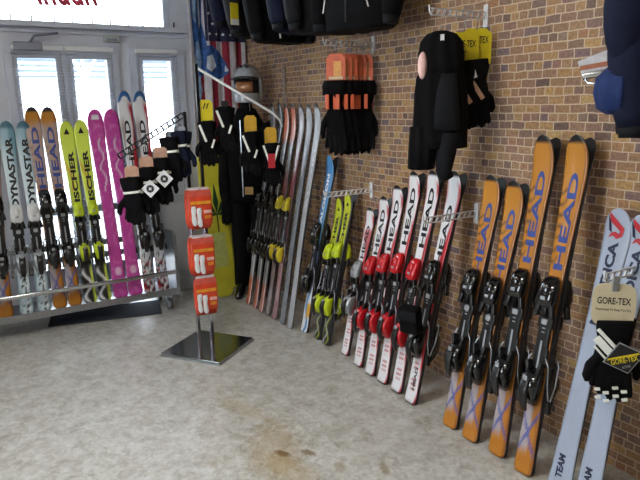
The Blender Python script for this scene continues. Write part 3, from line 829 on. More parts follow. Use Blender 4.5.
# ------------------------------------------------------------------ perforated display arms on the brick wall
def display_arm(name, label, x, z, length=.36, y=WY, color=M_whitep, drop=.0, hidden=False):
    a = thing(name, label, 'bracket', T(x, y, z), 'display brackets on the brick wall')
    MB().box((0, .006, 0), (.03, .012, .11), bevel=.003).obj('mount_plate', color, a)
    b = MB(); n = int(length/.04)
    # ladder of slanted links between two rails, so the holes are real
    for dz in (-.015, .015): b.box((0, .012+length/2, dz), (.006, length, .006))
    for k in range(n+1):
        b.box((0, .014+(length-.006)*k/n, 0), (.006, .010, .034), Matrix.Rotation(R(28), 3, 'X'))
    b.tube([(0, .012+length, -.012), (0, .024+length, .002), (0, .026+length, .03)], .004, 6)
    b.obj('arm', color, a)
    return a
display_arm('display_bracket', 'white perforated display bracket above the yellow skis', 3.302, 1.076)
display_arm('display_bracket', 'white perforated display bracket between red and orange skis', 2.332, 1.055)
display_arm('display_bracket', 'white perforated display bracket carrying the orange carded gloves', 3.282, 2.02)
display_arm('display_bracket', 'white perforated display bracket carrying the black hooded top', 2.318, 2.075)
display_arm('display_bracket', 'white perforated display bracket in front of the pale race skis', 1.345, .975, .30)
ch = thing('wall_upright', 'slim pale upright strip fixed to the bricks above the dark skis', 'upright', T(4.5, WY, 1.45))
ub = MB(); ub.box((0, .012, .26), (.028, .024, .52), bevel=.003)
for k in range(14): ub.box((0, .0245, .03+k*.036), (.008, .002, .018), None, 1)
ub.obj('strip', [mat('pale_strip', '9b8d85', .5), M_ink], ch)

# gloves with orange cards on the upper arm
M_cardpr = mat('card_amber_print', 'dd9a48', .5, var=.2)
card_o = card_mesh(.125, .19, M_orcard)
band = cuff_mesh(M_blackp, -.02, -.09, .012)
def orange_extra(root, z):
    b = MB(); b.loft([[(x, y, zz) for x, y in sell(w, d, 16, 3)] for zz, w, d in ((z+.03, .074, .06), (z+.0, .084, .076), (z-.06, .082, .074))]); b.obj('cuff_band', M_cloth, root)
    for x, y in ((-.034, .082), (.034, .082), (-.034, -.082), (.034, -.082)):
        b = MB(); b.box((x, y, z-.10), (.024, .010, .09), None, 0, .003); b.obj('orange_panel', M_orcard, root)
    for sg in (-1, 1):
        b = MB(); b.box((-.01, sg*.0025, z+.10), (.05, .001, .09), None, 0); b.obj('card_print', M_cardpr, root)
        b = MB(); b.box((.0, sg*.0025, z+.045), (.09, .001, .016), None, 0); b.obj('card_band', M_cream, root)
ypos = [-2.305, -2.262, -2.219, -2.176, -2.133, -2.09]
ol = ['closest to the bricks', 'second from the bricks', 'third from the bricks', 'fourth from the bricks', 'fifth from the bricks', 'outermost at the arm tip']
for i, y in enumerate(ypos):
    r = glove_pair('orange carded black gloves, '+ol[i]+' on their arm', 'orange carded gloves on the upper arm', (3.262+random.uniform(-.018, .018), y-.012, 2.0), R(52+random.uniform(-14, 14)), card_o, 'black', .19, hang=.045, scale=(1.12, 1.35, 1.62), extra=orange_extra)

# black hooded top and yellow carded gloves on the next arm
hd = thing('hooded_top', 'small black hooded fleece top with pink lining hanging on the bricks', 'clothing', T(2.29, -2.09, 1.985, R(52)))
def el_ring(z, w, d, n=20, cx=0, cy=0, e=2.4, wob=0.):
    return [(x*(1+wob*math.sin(5*k+z*31)), y*(1+wob*math.cos(4*k+z*17)), z) for k, (x, y) in enumerate(sell(w, d, n, e, cx, cy))]
def fold_ring(z, w, d, cx=0, n=36):
    return [(cx+w*math.cos(a)*(1+.05*math.sin(7*a+z*4)), d*math.sin(a)*(1+.12*math.sin(9*a+z*6)), z) for a in [2*PI*k/n for k in range(n)]]
b = MB(); b.loft([fold_ring(z, w, d, cx) for z, w, d, cx in ((.0, .03, .02, 0), (-.015, .07, .04, 0), (-.05, .098, .055, .0), (-.11, .108, .06, .0), (-.17, .104, .06, -.005), (-.21, .10, .055, -.01))]); b.obj('hood', M_cloth, hd)
b = MB(); b.loft([fold_ring(z, w, d, cx) for z, w, d, cx in ((-.17, .10, .055, -.005), (-.22, .118, .06, .0), (-.30, .128, .065, .0), (-.42, .132, .07, .0), (-.52, .134, .07, .0), (-.555, .136, .068, .0), (-.56, .11, .05, .0))]); b.obj('body', M_cloth, hd)
b = MB(); b.loft([fold_ring(z, w, d, cx) for z, w, d, cx in ((-.45, .07, .055, .075), (-.55, .072, .06, .078), (-.66, .066, .05, .085), (-.665, .05, .03, .085))]); b.obj('front_panel', M_cloth, hd)
b = MB(); b.loft([[(x+cx, y+.062, z) for x, y in sell(w, d, 18, 2.4)] for z, w, d, cx in ((-.20, .035, .012, -.035), (-.28, .05, .03, -.03), (-.38, .06, .032, -.03), (-.46, .064, .03, -.032), (-.47, .05, .02, -.032))]); b.obj('sleeve', M_char, hd)
b = MB(); b.tube([(-.04, .02, -.48), (-.035, .025, -.58), (-.025, .03, -.67), (-.045, .03, -.71)], [.055, .05, .04, .034], 14); b.obj('sleeve', M_char, hd)
b = MB(); b.ell((.088, .030, -.16), (.024, .03, .065), 12, 8); b.obj('face_lining', M_pink, hd)
b = MB(); b.box((.0, .058, -.035), (.018, .003, .028)); b.obj('care_tag', M_whitep, hd)
link('hook', HOOK, hd)
card_y = card_mesh(.15, .17, M_ywcard, [('GORE-TEX', .1, .9, .58, .78), ('guaranteed', .15, .6, .42, .5)])
def yel_extra(root, z):
    b = MB(); b.box((0, .056, z-.13), (.022, .004, .10), Matrix.Rotation(R(35), 3, 'Y'), 0, .001); b.obj('orange_strap', M_tancard, root)
    b = MB(); b.box((.03, .060, z-.05), (.035, .003, .045), Matrix.Rotation(R(20), 3, 'Y')); b.obj('care_tag', M_whitep, root)
glove_pair('yellow carded black gloves beside the black hooded top', 'yellow carded gloves on the bricks', (2.285, -2.235, 2.02), R(62), card_y, 'black', .17, hang=.035, scale=1.15, extra=yel_extra)
glove_pair('yellow carded black gloves closest to the bricks, behind the other yellow card', 'yellow carded gloves on the bricks', (2.27, -2.305, 2.025), R(60), card_y, 'black', .17, hang=.02, scale=1.2, extra=yel_extra)

# gloves in front of the pale skis
card_g = card_mesh(.155, .175, M_cream, [('GORE-TEX', .12, .88, .52, .68), ('Guaranteed To Keep You Dry', .1, .9, .36, .43)], M_ink, oval=True)
gx, gy = 1.315, -2.115
ng = thing('glove_pair', 'black gloves with reflective stripes and cream card before the pale skis', 'gloves', T(gx, gy, .955, R(42)))
link('hook', HOOK, ng)
link('header_card', card_g, ng, Matrix.Translation((0, .03, -.075)))
for s, me in ((1, GM['black'][0]), (-1, GM['black'][1])):
    link('glove', me, ng, Matrix.Translation((-.02+s*.010, s*.028-.004, -.135)) @ Matrix.Rotation(R(4*s), 4, 'Y') @ Matrix.Scale(1.2, 4))
b = MB()
for k, (x0, z0, x1, z1, w_) in enumerate(((.062, -.165, -.03, -.26, .014), (.066, -.20, -.01, -.28, .030), (.07, -.235, .01, -.30, .008))):
    d = Vector((x1-x0, 0, z1-z0)); an = math.atan2(-d.z, d.x)
    b.box(((x0+x1)/2-.01, .062, (z0+z1)/2), (d.length, .006, w_), Matrix.Rotation(an, 3, 'Y'), 0, .002)
b.obj('reflective_stripe', M_refl, ng)
b = MB()
for k in range(4):
    for j in range(2):
        b.box((.035-.032*k-.004*j, .052+.004*j, -.405-.012*((k+1) % 3)-.032*j), (.022, .012, .010), Matrix.Rotation(R(10), 3, 'Y'), 0, .002)
b.obj('knuckle_patch', M_refl, ng)
b = MB()
b.prism([(0, -.06), (.07, 0), (0, .06), (-.07, 0)], .070, .074)
b.prism([(0, -.066), (.076, 0), (0, .066), (-.076, 0)], .0690, .0698, 1)
put_text(b, 'GORE-TEX', lambda x, y: Vector((.048-.096*x, .0748, -.018+.022*y)), 2)
b.prism([(-.06, .004), (.06, .004), (.054, .011), (-.054, .011)], .0742, .0746, 2)
put_text(b, 'ACTIVE', lambda x, y: Vector((.015-.03*x, .0748, -.04+.010*y)), 1)
b.obj('swing_tag', [mat('black_card', '1b1b1e', .4), M_silver, M_ywcard], ng, Matrix.Translation((-.045, 0, -.27)) @ Matrix.Rotation(R(18), 4, 'Y'))
b = MB(); b.box((0, .034, .012), (.024, .012, .06), None, 0, .003); b.obj('clip', M_steel, ng)

# box clipped on the red and white ski with black bindings
bx = thing('accessory_pouch', 'small black fabric pouch hung on the red ski with black bindings', 'pouch', T(2.36, -1.985, .46, R(20)))
MB().box((0, 0, .06), (.11, .07, .15), Matrix.Rotation(R(-9), 3, 'X'), 0, .012).obj('pouch', M_cloth, bx)
MB().box((0, .042, .09), (.112, .006, .06), Matrix.Rotation(R(-9), 3, 'X'), 0, .002).obj('flap', M_char, bx)
MB().tube([(-.04, .0, .13), (-.035, -.04, .21), (0, -.06, .235), (.035, -.04, .21), (.04, 0, .13)], .005, 6).obj('strap', M_blackp, bx)

# ------------------------------------------------------------------ two way display stand
SX, SY = 4.0, -1.40
st = thing('display_stand', 'chrome two way display stand on a square mirrored base plate', 'stand', T(SX, SY, 0, 0))
ang = R(36.5)
bp_ = MB(); bp_.box((-.21, .035, .019), (.46, .46, .012), Matrix.Rotation(ang, 3, 'Z'), 0, .003); bp_.box((-.21, .035, .0065), (.465, .465, .013), Matrix.Rotation(ang, 3, 'Z'), 1)
bp_.obj('base_plate', [mat('mirror_plate', '9da1a6', .13, .95, var=.03), M_steel], st)
for (x, y, z1, m) in ((.0, .025, 1.62, M_chrome), (-.04, -.06, 1.93, M_chrome)):
    MB().box((x, y, (.025+.95)/2), (.026, .026, .925), None, 0, .003).obj('post', m, st)
    MB().box((x, y, (.95+z1)/2), (.02, .02, z1-.95), None, 0, .002).obj('telescopic_post', M_blackm, st)
# black sloping arm to the left, white one to the right
am = MB(); p0, p1 = Vector((0, .035, 1.60)), Vector((-.09, .50, 1.355)); d = p1-p0; n = 12
side = Vector((1, 0, 0)); upv = d.cross(side).normalized()
if upv.z < 0: upv = -upv
for o_ in (-.016, .016): am.tube([p0+upv*o_, p1+upv*o_], .0045, 6)
for k in range(n+1):
    q = p0+d*k/n; am.tube([q-upv*.016, q+upv*.016], .006, 6)
am.obj('sloping_arm', M_blackm, st)
aw = MB(); q0, q1 = Vector((-.04, -.07, 1.90)), Vector((-.15, -.56, 1.60))
aw.tube([q0, q1, q1+Vector((-.01, -.05, -.05)), q1+Vector((-.012, -.07, -.10))], .0085, 8)
aw.obj('sloping_rod', mat('white_rod', 'e4e4e6', .3, .1), st)
hk = MB()
for z in (1.10, .765, .475): hk.tube([(-.03, .0, z), (-.12, .0, z), (-.125, .0, z+.015)], .004, 6)
hk.obj('peg_hook', M_steel, st)

def insole_pack(label, z, x=-.0, n=0):
    r = thing('insole_pack', label, 'packet', T(SX-.115+x, SY-.0, z, R(-6)), 'orange insole packets on the stand')
    W, Hh = .165, .25
    b = MB()
    rings = []
    for zz, w_, d_ in ((0, W*.48, .004), (-.02, W*.5, .008), (-.06, W*.5, .022), (-.14, W*.5, .028), (-.20, W*.49, .022), (-Hh, W*.42, .004)):
        rings.append([(yy, xx, zz) for xx, yy in sell(w_, d_, 20, 5)])
    b.loft(rings); b.obj('packet', mat('orange_red_packet', 'd8482a', .3, var=.12, scale=14), r)
    b = MB(); b.box((-.0300, .0, -.066), (.002, .14, .022)); b.obj('yellow_band', mat('packet_yellow', 'e79a2c', .35), r)
    b = MB(); b.box((-.008, 0, -.005), (.003, W*.95, .045), None, 0, .001); b.obj('header_strip', mat('packet_red_header', 'd45a4c', .35), r)
    for dy, dz in ((.050, .004), (.012, -.008)):
        b = MB(); b.loft([[(xx-.031, yy+dy+cy, zz*1.2-.092+dz) for xx, yy in sell(.003, w_*1.35, 12, 2)] for zz, w_, cy in ((.0, .010, 0), (-.02, .014, 0), (-.05, .010, .002), (-.085, .013, .0), (-.105, .011, -.004), (-.112, .004, -.004))])
        b.obj('foot_print', M_white_pr, r)
    b = MB(); b.box((0, 0, .018), (.002, W*.8, .03), None, 0); b.obj('clear_header', mat('clear_header', 'd8ced2', .2), r)
    b = MB(); b.box((-.031, -.045, -.13), (.002, .05, .022), None, 0); b.box((-.031, -.045, -.165), (.002, .04, .022), None, 1); b.obj('small_print', [mat('packet_pale', 'e8b5a8', .4), mat('packet_orange', 'e08a2a', .4)], r)
    return r
insole_pack('orange insole packet on the top hook of the display stand', 1.085)
insole_pack('orange insole packet on the middle hook of the display stand', .755)
insole_pack('orange insole packet on the lowest hook of the display stand', .47, -.01)
for i, z in enumerate((1.08, .75)):
    o = insole_pack(['second orange packet behind the front one on the top hook', 'second orange packet behind the front one on the middle hook'][i], z, .062)

# gloves on the black arm
card_t = card_mesh(.09, .09, M_tancard, None)
def on_black(t): return Vector((SX, SY, 0))+p0+(p1-p0)*t
bl = ['outermost on the sloping black arm', 'second out on the sloping black arm, white diamond', 'third out on the sloping black arm, large white diamond', 'fourth out on the sloping black arm', 'closest to the stand post on the black arm']
for i, t in enumerate((.84, .62, .40, .21, .07)):
    P = on_black(t)
    glove_pair('tan carded black gloves '+bl[i] if i < 3 else 'black gloves '+bl[i], 'gloves on the sloping black arm', (P.x, P.y, P.z-.03), R(62 if i < 3 else 50), card_t if i < 3 else card_mesh(.08, .06, M_blackp), 'black' if i != 4 else 'navy', .09 if i < 3 else .05, badge=i in (1, 2), strap=CUFF_W, hang=.075 if i < 3 else .03, scale=1.12)
# gloves on the white arm
card_k = card_mesh(.085, .13, M_ocrcard)
card_y2 = card_mesh(.09, .16, M_ywcard, [('//', .25, .75, .62, .86)], M_ink)
def on_white(t): return Vector((SX, SY, 0))+q0+(q1-q0)*t
wl_ = ['yellow carded gloves highest on the white sloping rod', 'black gloves with white trim second on the white sloping rod', 'ochre carded black gloves third on the white sloping rod', 'ochre carded red and black gloves lowest on the white sloping rod']
def red_extra(root, z):
    b = MB(); b.box((0, .062, z-.10), (.05, .006, .10), None, 0, .002); b.obj('red_panel', M_redpr, root)
    b = MB(); b.box((.035, .060, z-.05), (.014, .005, .12), Matrix.Rotation(R(18), 3, 'Y'), 0, .002); b.box((-.035, .060, z-.05), (.014, .005, .12), Matrix.Rotation(R(-18), 3, 'Y'), 0, .002); b.obj('white_trim', M_refl, root)
def white_extra(root, z):
    b = MB(); b.box((.035, .060, z-.06), (.016, .005, .12), Matrix.Rotation(R(20), 3, 'Y'), 0, .002); b.box((-.03, .060, z-.13), (.014, .005, .06), Matrix.Rotation(R(-20), 3, 'Y'), 0, .002); b.obj('white_trim', M_refl, root)
for i, t in enumerate((.08, .34, .68, .96)):
    P = on_white(t)
    glove_pair(wl_[i], 'gloves on the white sloping rod', (P.x, P.y, P.z-.05-(.05 if i == 0 else 0)), R(65 if i else 75), [card_y2, card_mesh(.05, .06, M_blackp), card_k, card_k][i], 'black', [.16, .06, .13, .13][i], hang=.06 if i else .08, scale=(1.0, 1.1, 1.1), extra=[white_extra, white_extra, white_extra, red_extra][i])

# ------------------------------------------------------------------ flag in the corner
FL = thing('flag', 'stars and stripes flag with a blue bird print hanging in the corner', 'flag', T(WX-.035, -2.15, 2.9))
fy0, fy1, fz0, fz1 = .275, -.255, -1.78, 0      # local y from left edge to the corner
def fx(y, z): return -.012*math.sin(y*34+z*1.3)-.006*math.sin(y*75)
cols = [M_redpr, mat('flag_white', 'c6c0c6', .8)]
M_fred = mat('flag_red', '8f1e33', .8); cols[0] = M_fred
b = MB(); nx, nz_ = 52, 40
V = [[b.bm.verts.new((fx(fy0+(fy1-fy0)*i/nx, fz0+(fz1-fz0)*j/nz_), fy0+(fy1-fy0)*i/nx, fz0+(fz1-fz0)*j/nz_)) for j in range(nz_+1)] for i in range(nx+1)]
for i in range(nx):
    for j in range(nz_):
        b.face((V[i][j], V[i+1][j], V[i+1][j+1], V[i][j+1]), (1 if (i//6) % 2 == 0 else 0), True)
fm = b.mesh('stripes', cols); fo = link('stripes', fm, FL)
so = fo.modifiers.new('thickness', 'SOLIDIFY'); so.thickness = .002
b = MB(); cy0, cy1, cz0 = .125, -.255, -.69
V = [[b.bm.verts.new((fx(cy0+(cy1-cy0)*i/24, cz0*(1-j/12))-.003, cy0+(cy1-cy0)*i/24, cz0*(1-j/12))) for j in range(13)] for i in range(25)]
for i in range(24):
    for j in range(12): b.face((V[i][j], V[i+1][j], V[i+1][j+1], V[i][j+1]), 0, True)
for r_ in range(6):
    for c_ in range(5):
        y = cy0-.035-c_*.066-(.033 if r_ % 2 else 0); z = cz0+.06+r_*.085
        if y < cy1+.02: continue
        pts = []
        for k in range(10):
            rr = .016 if k % 2 == 0 else .0065; a = PI/2+k*PI/5
            yy, zz = y+rr*math.cos(a), z+rr*math.sin(a); pts.append(b.bm.verts.new((fx(yy, zz)-.0045, yy, zz)))
        b.face(pts, 1)
b.obj('canton', [mat('flag_navy', '1d2140', .8), M_white_pr], FL)
# printed blue bird: body, spread wing, head; drawn as flat cloth shapes
b = MB()
def pf(pts, mi):
    # triangulated into small pieces so the print follows the folds of the cloth
    t = bmesh.new(); f = t.faces.new([t.verts.new((0, y, z)) for y, z in pts])
    bmesh.ops.triangulate(t, faces=[f])
    for _ in range(3): bmesh.ops.subdivide_edges(t, edges=t.edges[:], cuts=1, use_grid_fill=True)
    bmesh.ops.triangulate(t, faces=t.faces[:])
    vm = {v: b.bm.verts.new((fx(v.co.y, v.co.z)-(.0052 if mi == 0 else .0062), v.co.y, v.co.z)) for v in t.verts}
    for q in t.faces: b.face([vm[v] for v in q.verts], mi, True)
    t.free()
pf([(.245, -.05), (.20, -.02), (.15, -.10), (.135, -.30), (.15, -.52), (.12, -.70), (.10, -.82), (.14, -.95), (.20, -1.02), (.235, -.80), (.25, -.45)], 0)
pf([(.14, -.74), (.08, -.72), (.0, -.78), (-.05, -.86), (-.08, -.95), (-.02, -1.0), (.06, -1.02), (.12, -.98), (.155, -.88)], 0)
pf([(.235, -.15), (.215, -.12), (.20, -.35), (.21, -.55), (.235, -.50)], 2); pf([(.185, -.30), (.165, -.26), (.165, -.55), (.18, -.60)], 1)
pf([(.22, -.72), (.19, -.68), (.165, -.86), (.19, -.94), (.225, -.88)], 2); pf([(.12, -.82), (.07, -.80), (.04, -.90), (.09, -.95), (.13, -.92)], 1)
pf([(.225, -1.0), (.19, -.98), (.18, -1.12), (.2, -1.2), (.235, -1.12)], 2); pf([(-.045, -.89), (-.075, -.94), (-.04, -.95)], 1)
b.obj('bird_print', [mat('print_blue', '29518f', .7, var=.5, scale=25), mat('print_white', 'c2cbd8', .7, var=.2), mat('print_ice', '7f9bbd', .7, var=.4, scale=30)], FL)

# ------------------------------------------------------------------ yellow snowboards
def snowboard(label, loc, lean, rz, L, leaf):
    r = thing('snowboard', label, 'snowboard', T(*loc, rz) @ Matrix.Rotation(lean, 4, 'Y'), 'yellow snowboards by the mannequin')
    b = MB(); outline = []
    n = 40
    for k in range(n):
        a = 2*PI*k/n; c_, s_ = math.cos(a), math.sin(a)
        y = .135*math.copysign(abs(c_)**.5, c_)*(1-.13*(1-abs(s_))); z = L/2+L/2*math.copysign(abs(s_)**.8, s_)
        outline.append((y, z))
    b.loft([[(x, y, z) for y, z in outline] for x in (-.006, .006)], 0, smooth=False)
    b.obj('deck', mat('snowboard_yellow', 'dcd23f', .4, var=.1, scale=9), r)
    if leaf:
        b = MB()
        for a, l in ((0, .28), (38, .25), (-38, .25), (80, .17), (-80, .17)):
            d = Vector((0, math.sin(R(a)), math.cos(R(a)))); p = Vector((0, d.z, -d.y)); o = Vector((-.0075, -.01, L*.52))
            b.face([b.bm.verts.new(q) for q in (o, o+d*l*.4+p*.026, o+d*l, o+d*l*.4-p*.026)])
        b.box((-.0072, -.01, L*.52-.07), (.001, .012, .16))
        b.obj('leaf_print', mat('leaf_green', '1f4a2c', .5), r)
    b = MB(); b.box((-.008, .0, L*.3), (.001, .14, .3))
    b.obj('stripe_print', [mat('pale_lime', 'cfd27a', .4), M_darkpr], r)
snowboard('yellow snowboard with dark green leaf print leaning in the corner', (4.78, -1.905, .012), R(7), R(8), 1.40, True)
snowboard('plain yellow snowboard behind the leaf printed one', (4.99, -2.06, .012), R(4), R(4), 1.30, False)

# ------------------------------------------------------------------ mannequin in black ski clothes
MX, MY, MZ = 4.75, -2.175, 0.0
face_a = math.atan2(.66, -.75)
mn = thing('mannequin', 'standing mannequin in black ski jacket and trousers beside the flag', 'mannequin', T(MX, MY, MZ, face_a) @ Matrix.Diagonal((1.0, .82, 1.06, 1)))
# local: +x forward, z up
b = MB()
b.loft([el_ring(z, d, w, cx=cx) for z, w, d, cx in ((.84, .10, .09, 0), (.92, .165, .11, 0), (1.05, .15, .10, 0), (1.25, .175, .11, 0), (1.40, .17, .10, 0), (1.48, .09, .07, 0), (1.56, .055, .055, .01), (1.60, .055, .06, .02))])
for s in (-1, 1):
    b.tube([(0, s*.09, .92), (.01, s*.10, .5), (-.01, s*.11, .08)], [.085, .06, .042], 12)
    b.tube([(-.01, s*.11, .09), (.05, s*.115, .045), (.14, s*.125, .03)], [.045, .04, .03], 10)
    b.tube([(0, s*.17, 1.42), (-.01, s*.23, 1.15), (.05, s*.24, .92), (.08, s*.23, .84)], [.05, .042, .034, .03], 10)
b.ell((.03, 0, 1.69), (.095, .075, .115), 16, 12)
link('body', remeshed(b, 'body', M_char, .014, 2), mn)
b = MB(); b.loft([el_ring(z, d, w, cx=cx, wob=.025) for z, w, d, cx in ((.80, .205, .145, 0), (.84, .215, .15, 0), (1.0, .205, .145, 0), (1.2, .215, .145, 0), (1.38, .21, .13, 0), (1.46, .14, .10, 0), (1.54, .085, .085, .01))]); b.obj('jacket', M_cloth, mn)
for s in (-1, 1):
    b = MB(); b.tube([(0, s*.17, 1.41), (-.01, s*.235, 1.28), (-.01, s*.255, 1.12), (.04, s*.26, .96), (.08, s*.245, .85)], [.085, .085, .075, .065, .055], 14); b.obj('jacket_sleeve', M_cloth, mn)
    b = MB(); b.tube([(0, s*.095, .92), (.015, s*.105, .72), (.02, s*.11, .5), (.0, s*.115, .28), (-.01, s*.118, .09)], [.115, .105, .095, .09, .095], 14); b.obj('trouser_leg', mat('black_trouser_cloth', '09090b', .85, bump=.3, spec=.15), mn)
    b = MB(); b.loft([[(cx+x, s*.12+y, z) for x, y in sell(l, w_, 16, 2.8)] for z, l, w_, cx in ((0, .14, .05, .05), (.03, .145, .052, .05), (.07, .12, .05, .03), (.12, .07, .05, -.01), (.20, .06, .055, -.02))]); b.obj('boot', M_gloss, mn)
    link('mitten', GM['black'][0], mn, Matrix.Translation((.09, s*.235, .88)) @ Matrix.Rotation(R(90), 4, 'Z'))
b = MB(); b.box((.150, .045, .90), (.006, .09, .06), None, 0, .002); b.obj('pocket_label', mat('tan_label', 'b58f52', .6), mn)
b = MB(); b.box((.148, -.02, 1.15), (.006, .012, .6), None, 0, .002); b.obj('zip', M_steel, mn)

hl = thing('ski_helmet', 'silver full face helmet with goggles worn by the black mannequin', 'helmet', T(MX-.02, MY-.01, 1.80, face_a) @ Matrix.Diagonal((1.0, .92, 1.16, 1)))
b = MB(); n = 24
rings = []
for k in range(11):
    z = -.10+.27*k/10
    t = max(0, (z-.0)/.17) if z > 0 else 0
    f = math.sqrt(max(.004, 1-t*t)) if z > 0 else 1-.10*(z/-.10)**2
    rings.append([(x, y, z) for x, y in sell(.158*f, .135*f, n, 2.2, -.01)])
bm_ = b; b.loft(rings)
# open the face: drop the front faces between brow and chin
kill = [f for f in b.bm.faces if (c := f.calc_center_median()) and c.x > .045 and -.12 < c.z < .055]
bmesh.ops.delete(b.bm, geom=kill, context='FACES')
o = b.obj('shell', mat('silver_shell', 'a9acb2', .25, .25, coat=.5), hl); so = o.modifiers.new('thickness', 'SOLIDIFY'); so.thickness = .012
b = MB(); b.loft([[(.02+.135*math.cos(a), .118*math.sin(a), z) for a in [-1.45+2.9*k/16 for k in range(17)]]+[(.02+.105*math.cos(a), .10*math.sin(a), z) for a in [1.45-2.9*k/16 for k in range(17)]] for z in (-.105, -.09, -.05, -.04)], 0); b.obj('chin_guard', mat('silver_chin', '9c9ea4', .3, .25), hl)
b = MB(); b.tube([(.07, .124, .058), (.12, .073, .064), (.142, 0, .066), (.12, -.073, .064), (.07, -.124, .058)], [.008, .010, .011, .010, .008], 10); b.obj('visor_rim', M_blackp, hl)
b = MB()
b.loft([[(.070+.045*math.cos(a), .105*math.sin(a), z) for a in [-1.35+2.7*k/14 for k in range(15)]]+[(.055+.02*math.cos(a), .10*math.sin(a), z) for a in [1.35-2.7*k/14 for k in range(15)]] for z in (-.045, .05)], 0)
b.loft([[(.078+.045*math.cos(a), .09*math.sin(a), z) for a in [-1.2+2.4*k/14 for k in range(15)]]+[(.07+.04*math.cos(a), .09*math.sin(a), z) for a in [1.2-2.4*k/14 for k in range(15)]] for z in (-.034, .036)], 1)
b.obj('goggles', [M_blackp, mat('amber_lens', '9a6a45', .15, .2, coat=.5)], hl)
b = MB(); b.ell((.10, .03, .142), (.025, .02, .010), 10, 6); b.ell((.10, -.03, .142), (.025, .02, .010), 10, 6); b.obj('vent', M_blackp, hl)

# ------------------------------------------------------------------ jackets on the high rail
rl = thing('clothes_rail', 'steel wall rail above the brick wall carrying the row of jackets', 'rail', T(3.9, -2.15, 2.98))
MB().tube([(-1.35, 0, 0), (1.25, 0, 0)], .016, 12).obj('bar', M_steel, rl)
for x in (-1.3, 0, 1.2):
    MB().tube([(x, 0, 0), (x, -.27, 0)], .012, 8).obj('bracket', M_steel, rl)
def jacket(label, x, y, zb, rz, m, w=.27, h=.70, d=.10, pipes=(), lab=False, grp='jackets on the high rail', name='ski_jacket', sm=None, puff=.02):
    """hanging jacket, local +y is its front; bottom hem at z = 0"""
    r = thing(name, label, 'jacket', T(x, y, zb, rz), grp)
    b = MB(); ry = [el_ring(z*h, w_*w, d*dd, 28, wob=puff, e=2.6) for z, w_, dd in ((0, .86, .8), (.015, .95, .95), (.12, .93, 1.05), (.3, .95, 1.0), (.5, .97, 1.0), (.7, 1.0, 1.0), (.86, .98, .9), (.95, .6, .65), (1.0, .32, .5))]
    b.loft(ry); b.obj('body', m, r)
    for s in (-1, 1):
        b = MB(); b.tube([(s*w*.85, 0, h*.86), (s*w*1.12, .01, h*.62), (s*w*1.14, .03, h*.36), (s*w*1.08, .05, h*.12), (s*w*1.06, .055, h*.06)], [.085, .085, .075, .065, .055], 14, flat=.8); b.obj('sleeve', sm or m, r)
        b = MB(); b.tube([(s*w*1.065, .054, h*.065), (s*w*1.05, .056, h*.01)], [.052, .048], 14, flat=.8); b.obj('cuff', M_char, r)
    b = MB(); b.box((0, d+.004, h*.45), (.010, .008, h*.8), None, 0, .002); b.obj('zip', M_blackm, r)
    b = MB(); b.loft([el_ring(z, w_, d_, 20) for z, w_, d_ in ((h*.97, .085, .055), (h*1.02, .10, .07), (h*1.06, .09, .065))]); b.obj('collar', m, r)
    for k, (x0, z0, x1, z1, wd) in enumerate(pipes):
        b = MB(); b.tube([(x0, d*1.06+.004 if abs(x0) < w*.9 else .085, z0), ((x0+x1)/2, d*1.06+.006 if abs(x0) < w*.9 else .088, (z0+z1)/2), (x1, d*1.06+.004 if abs(x1) < w*.9 else .085, z1)], wd, 6); b.obj('piping', M_refl, r)
    if lab:
        b = MB(); b.box((0, 0, -.0), (.07, .004, .15), None, 0); b.box((0, .003, -.055), (.07, .002, .04), None, 1); b.obj('swing_tag', [M_ywcard, M_whitep], r, lab)
    # hanger
    b = MB(); b.tube([(-w*.8, 0, h*.9), (0, 0, h*1.0), (w*.8, 0, h*.9)], .008, 6); hz = 2.98-zb
    b.tube([(0, 0, h*1.0), (0, 0, hz-.03), (0, .018, hz-.005), (0, .012, hz+.018), (0, -.012, hz+.018)], .0035, 6); b.obj('hanger', M_steel, r)
    return r
jacket('dark navy jacket with white piping hanging nearest the flag', 4.78, -2.15, 2.26, R(100), M_navy, .2, .66, .10, [(-.05, .05, -.02, .40, .006)])
jacket('black jacket with a yellow tag hanging second from the flag', 4.42, -2.13, 2.16, R(105), M_char, .22, .74, .11, [(.06, .12, .10, .4, .006)], lab=Matrix.Translation((.29, .11, .14)))
jacket('black jacket with white flecks hanging third from the flag', 4.06, -2.14, 2.09, R(100), M_cloth, .22, .80, .11, [(-.06, .10, -.02, .25, .004), (.08, .02, .085, .06, .006)])
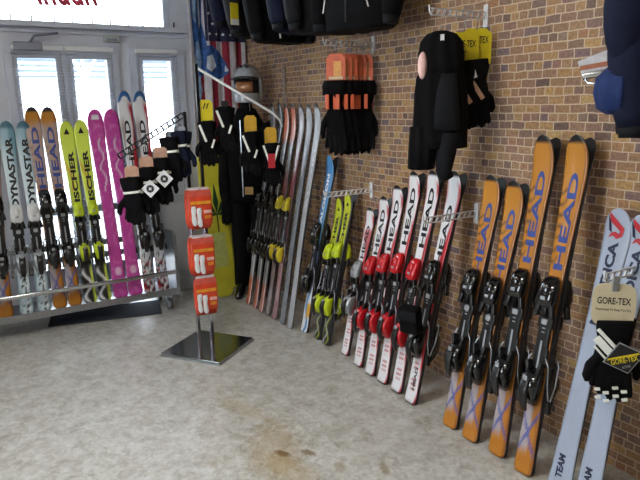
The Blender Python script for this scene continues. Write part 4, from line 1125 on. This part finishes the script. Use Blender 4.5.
jacket('navy jacket hanging in the middle of the high rail', 3.72, -2.15, 2.12, R(95), M_navy, .22, .78, .10, [(-.03, .30, .06, .42, .012)])
jacket('dark jacket hanging next to the big black one with white piping', 3.42, -2.15, 2.09, R(80), M_char, .22, .80, .10)
jacket('big black jacket facing the room with two white piping lines', 2.98, -2.10, 2.06, R(14), M_cloth, .25, .84, .12, [(-.17, .10, -.10, .30, .004), (.17, .10, .12, .30, .004)])

# ------------------------------------------------------------------ navy jacket at the right edge, with the carded clip beside it
rj = jacket('navy and black jacket hanging close by at the right edge', 1.17, -2.14, 1.52, R(70), M_cloth, .19, .72, .14, grp=None, puff=.05, sm=M_navy)
b = MB(); b.loft([fold_ring(z, w, d, .222) for z, w, d in ((.08, .03, .04), (.10, .055, .075), (.15, .066, .09), (.20, .062, .085), (.24, .03, .04))]); b.obj('hem_lining', mat('deep_blue_lining', '1c2c58', .75, bump=.3, spec=.2), rj)
b = MB(); b.ell((.235, .03, .42), (.075, .08, .19), 14, 10); b.obj('rolled_hood', M_navy, rj)
ra = thing('clothes_rail', 'short wall rail holding the navy jacket at the right edge', 'rail', T(1.17, WY, 2.98))
MB().tube([(0, 0, 0), (0, .5, 0)], .014, 10).obj('bar', M_steel, ra)
pc = thing('carded_clip', 'white and orange card with shiny metal clips beside the navy jacket', 'accessory', T(1.555, -2.25, 1.745, R(25)) @ Matrix.Scale(.85, 4))
b = MB(); b.box((0, 0, .045), (.15, .004, .10), Matrix.Rotation(R(20), 3, 'Y')); b.obj('card', mat('grey_white_card', 'c2c0c4', .5), pc)
b = MB(); b.box((0, .004, .045), (.15, .004, .022), Matrix.Rotation(R(8), 3, 'Y')); b.obj('orange_band', mat('rust_band', 'a55f3e', .5), pc)
b = MB(); b.box((0, .02, .005), (.12, .03, .03), Matrix.Rotation(R(8), 3, 'Y'), 0, .01); b.tube([(.05, .02, -.01), (.03, .03, -.035), (-.02, .03, -.04), (-.05, .02, -.015)], .008, 8); b.obj('metal_clip', M_chrome, pc)
b = MB(); b.box((0, -.08, .06), (.012, .16, .012)); b.obj('wall_peg', M_steel, pc)
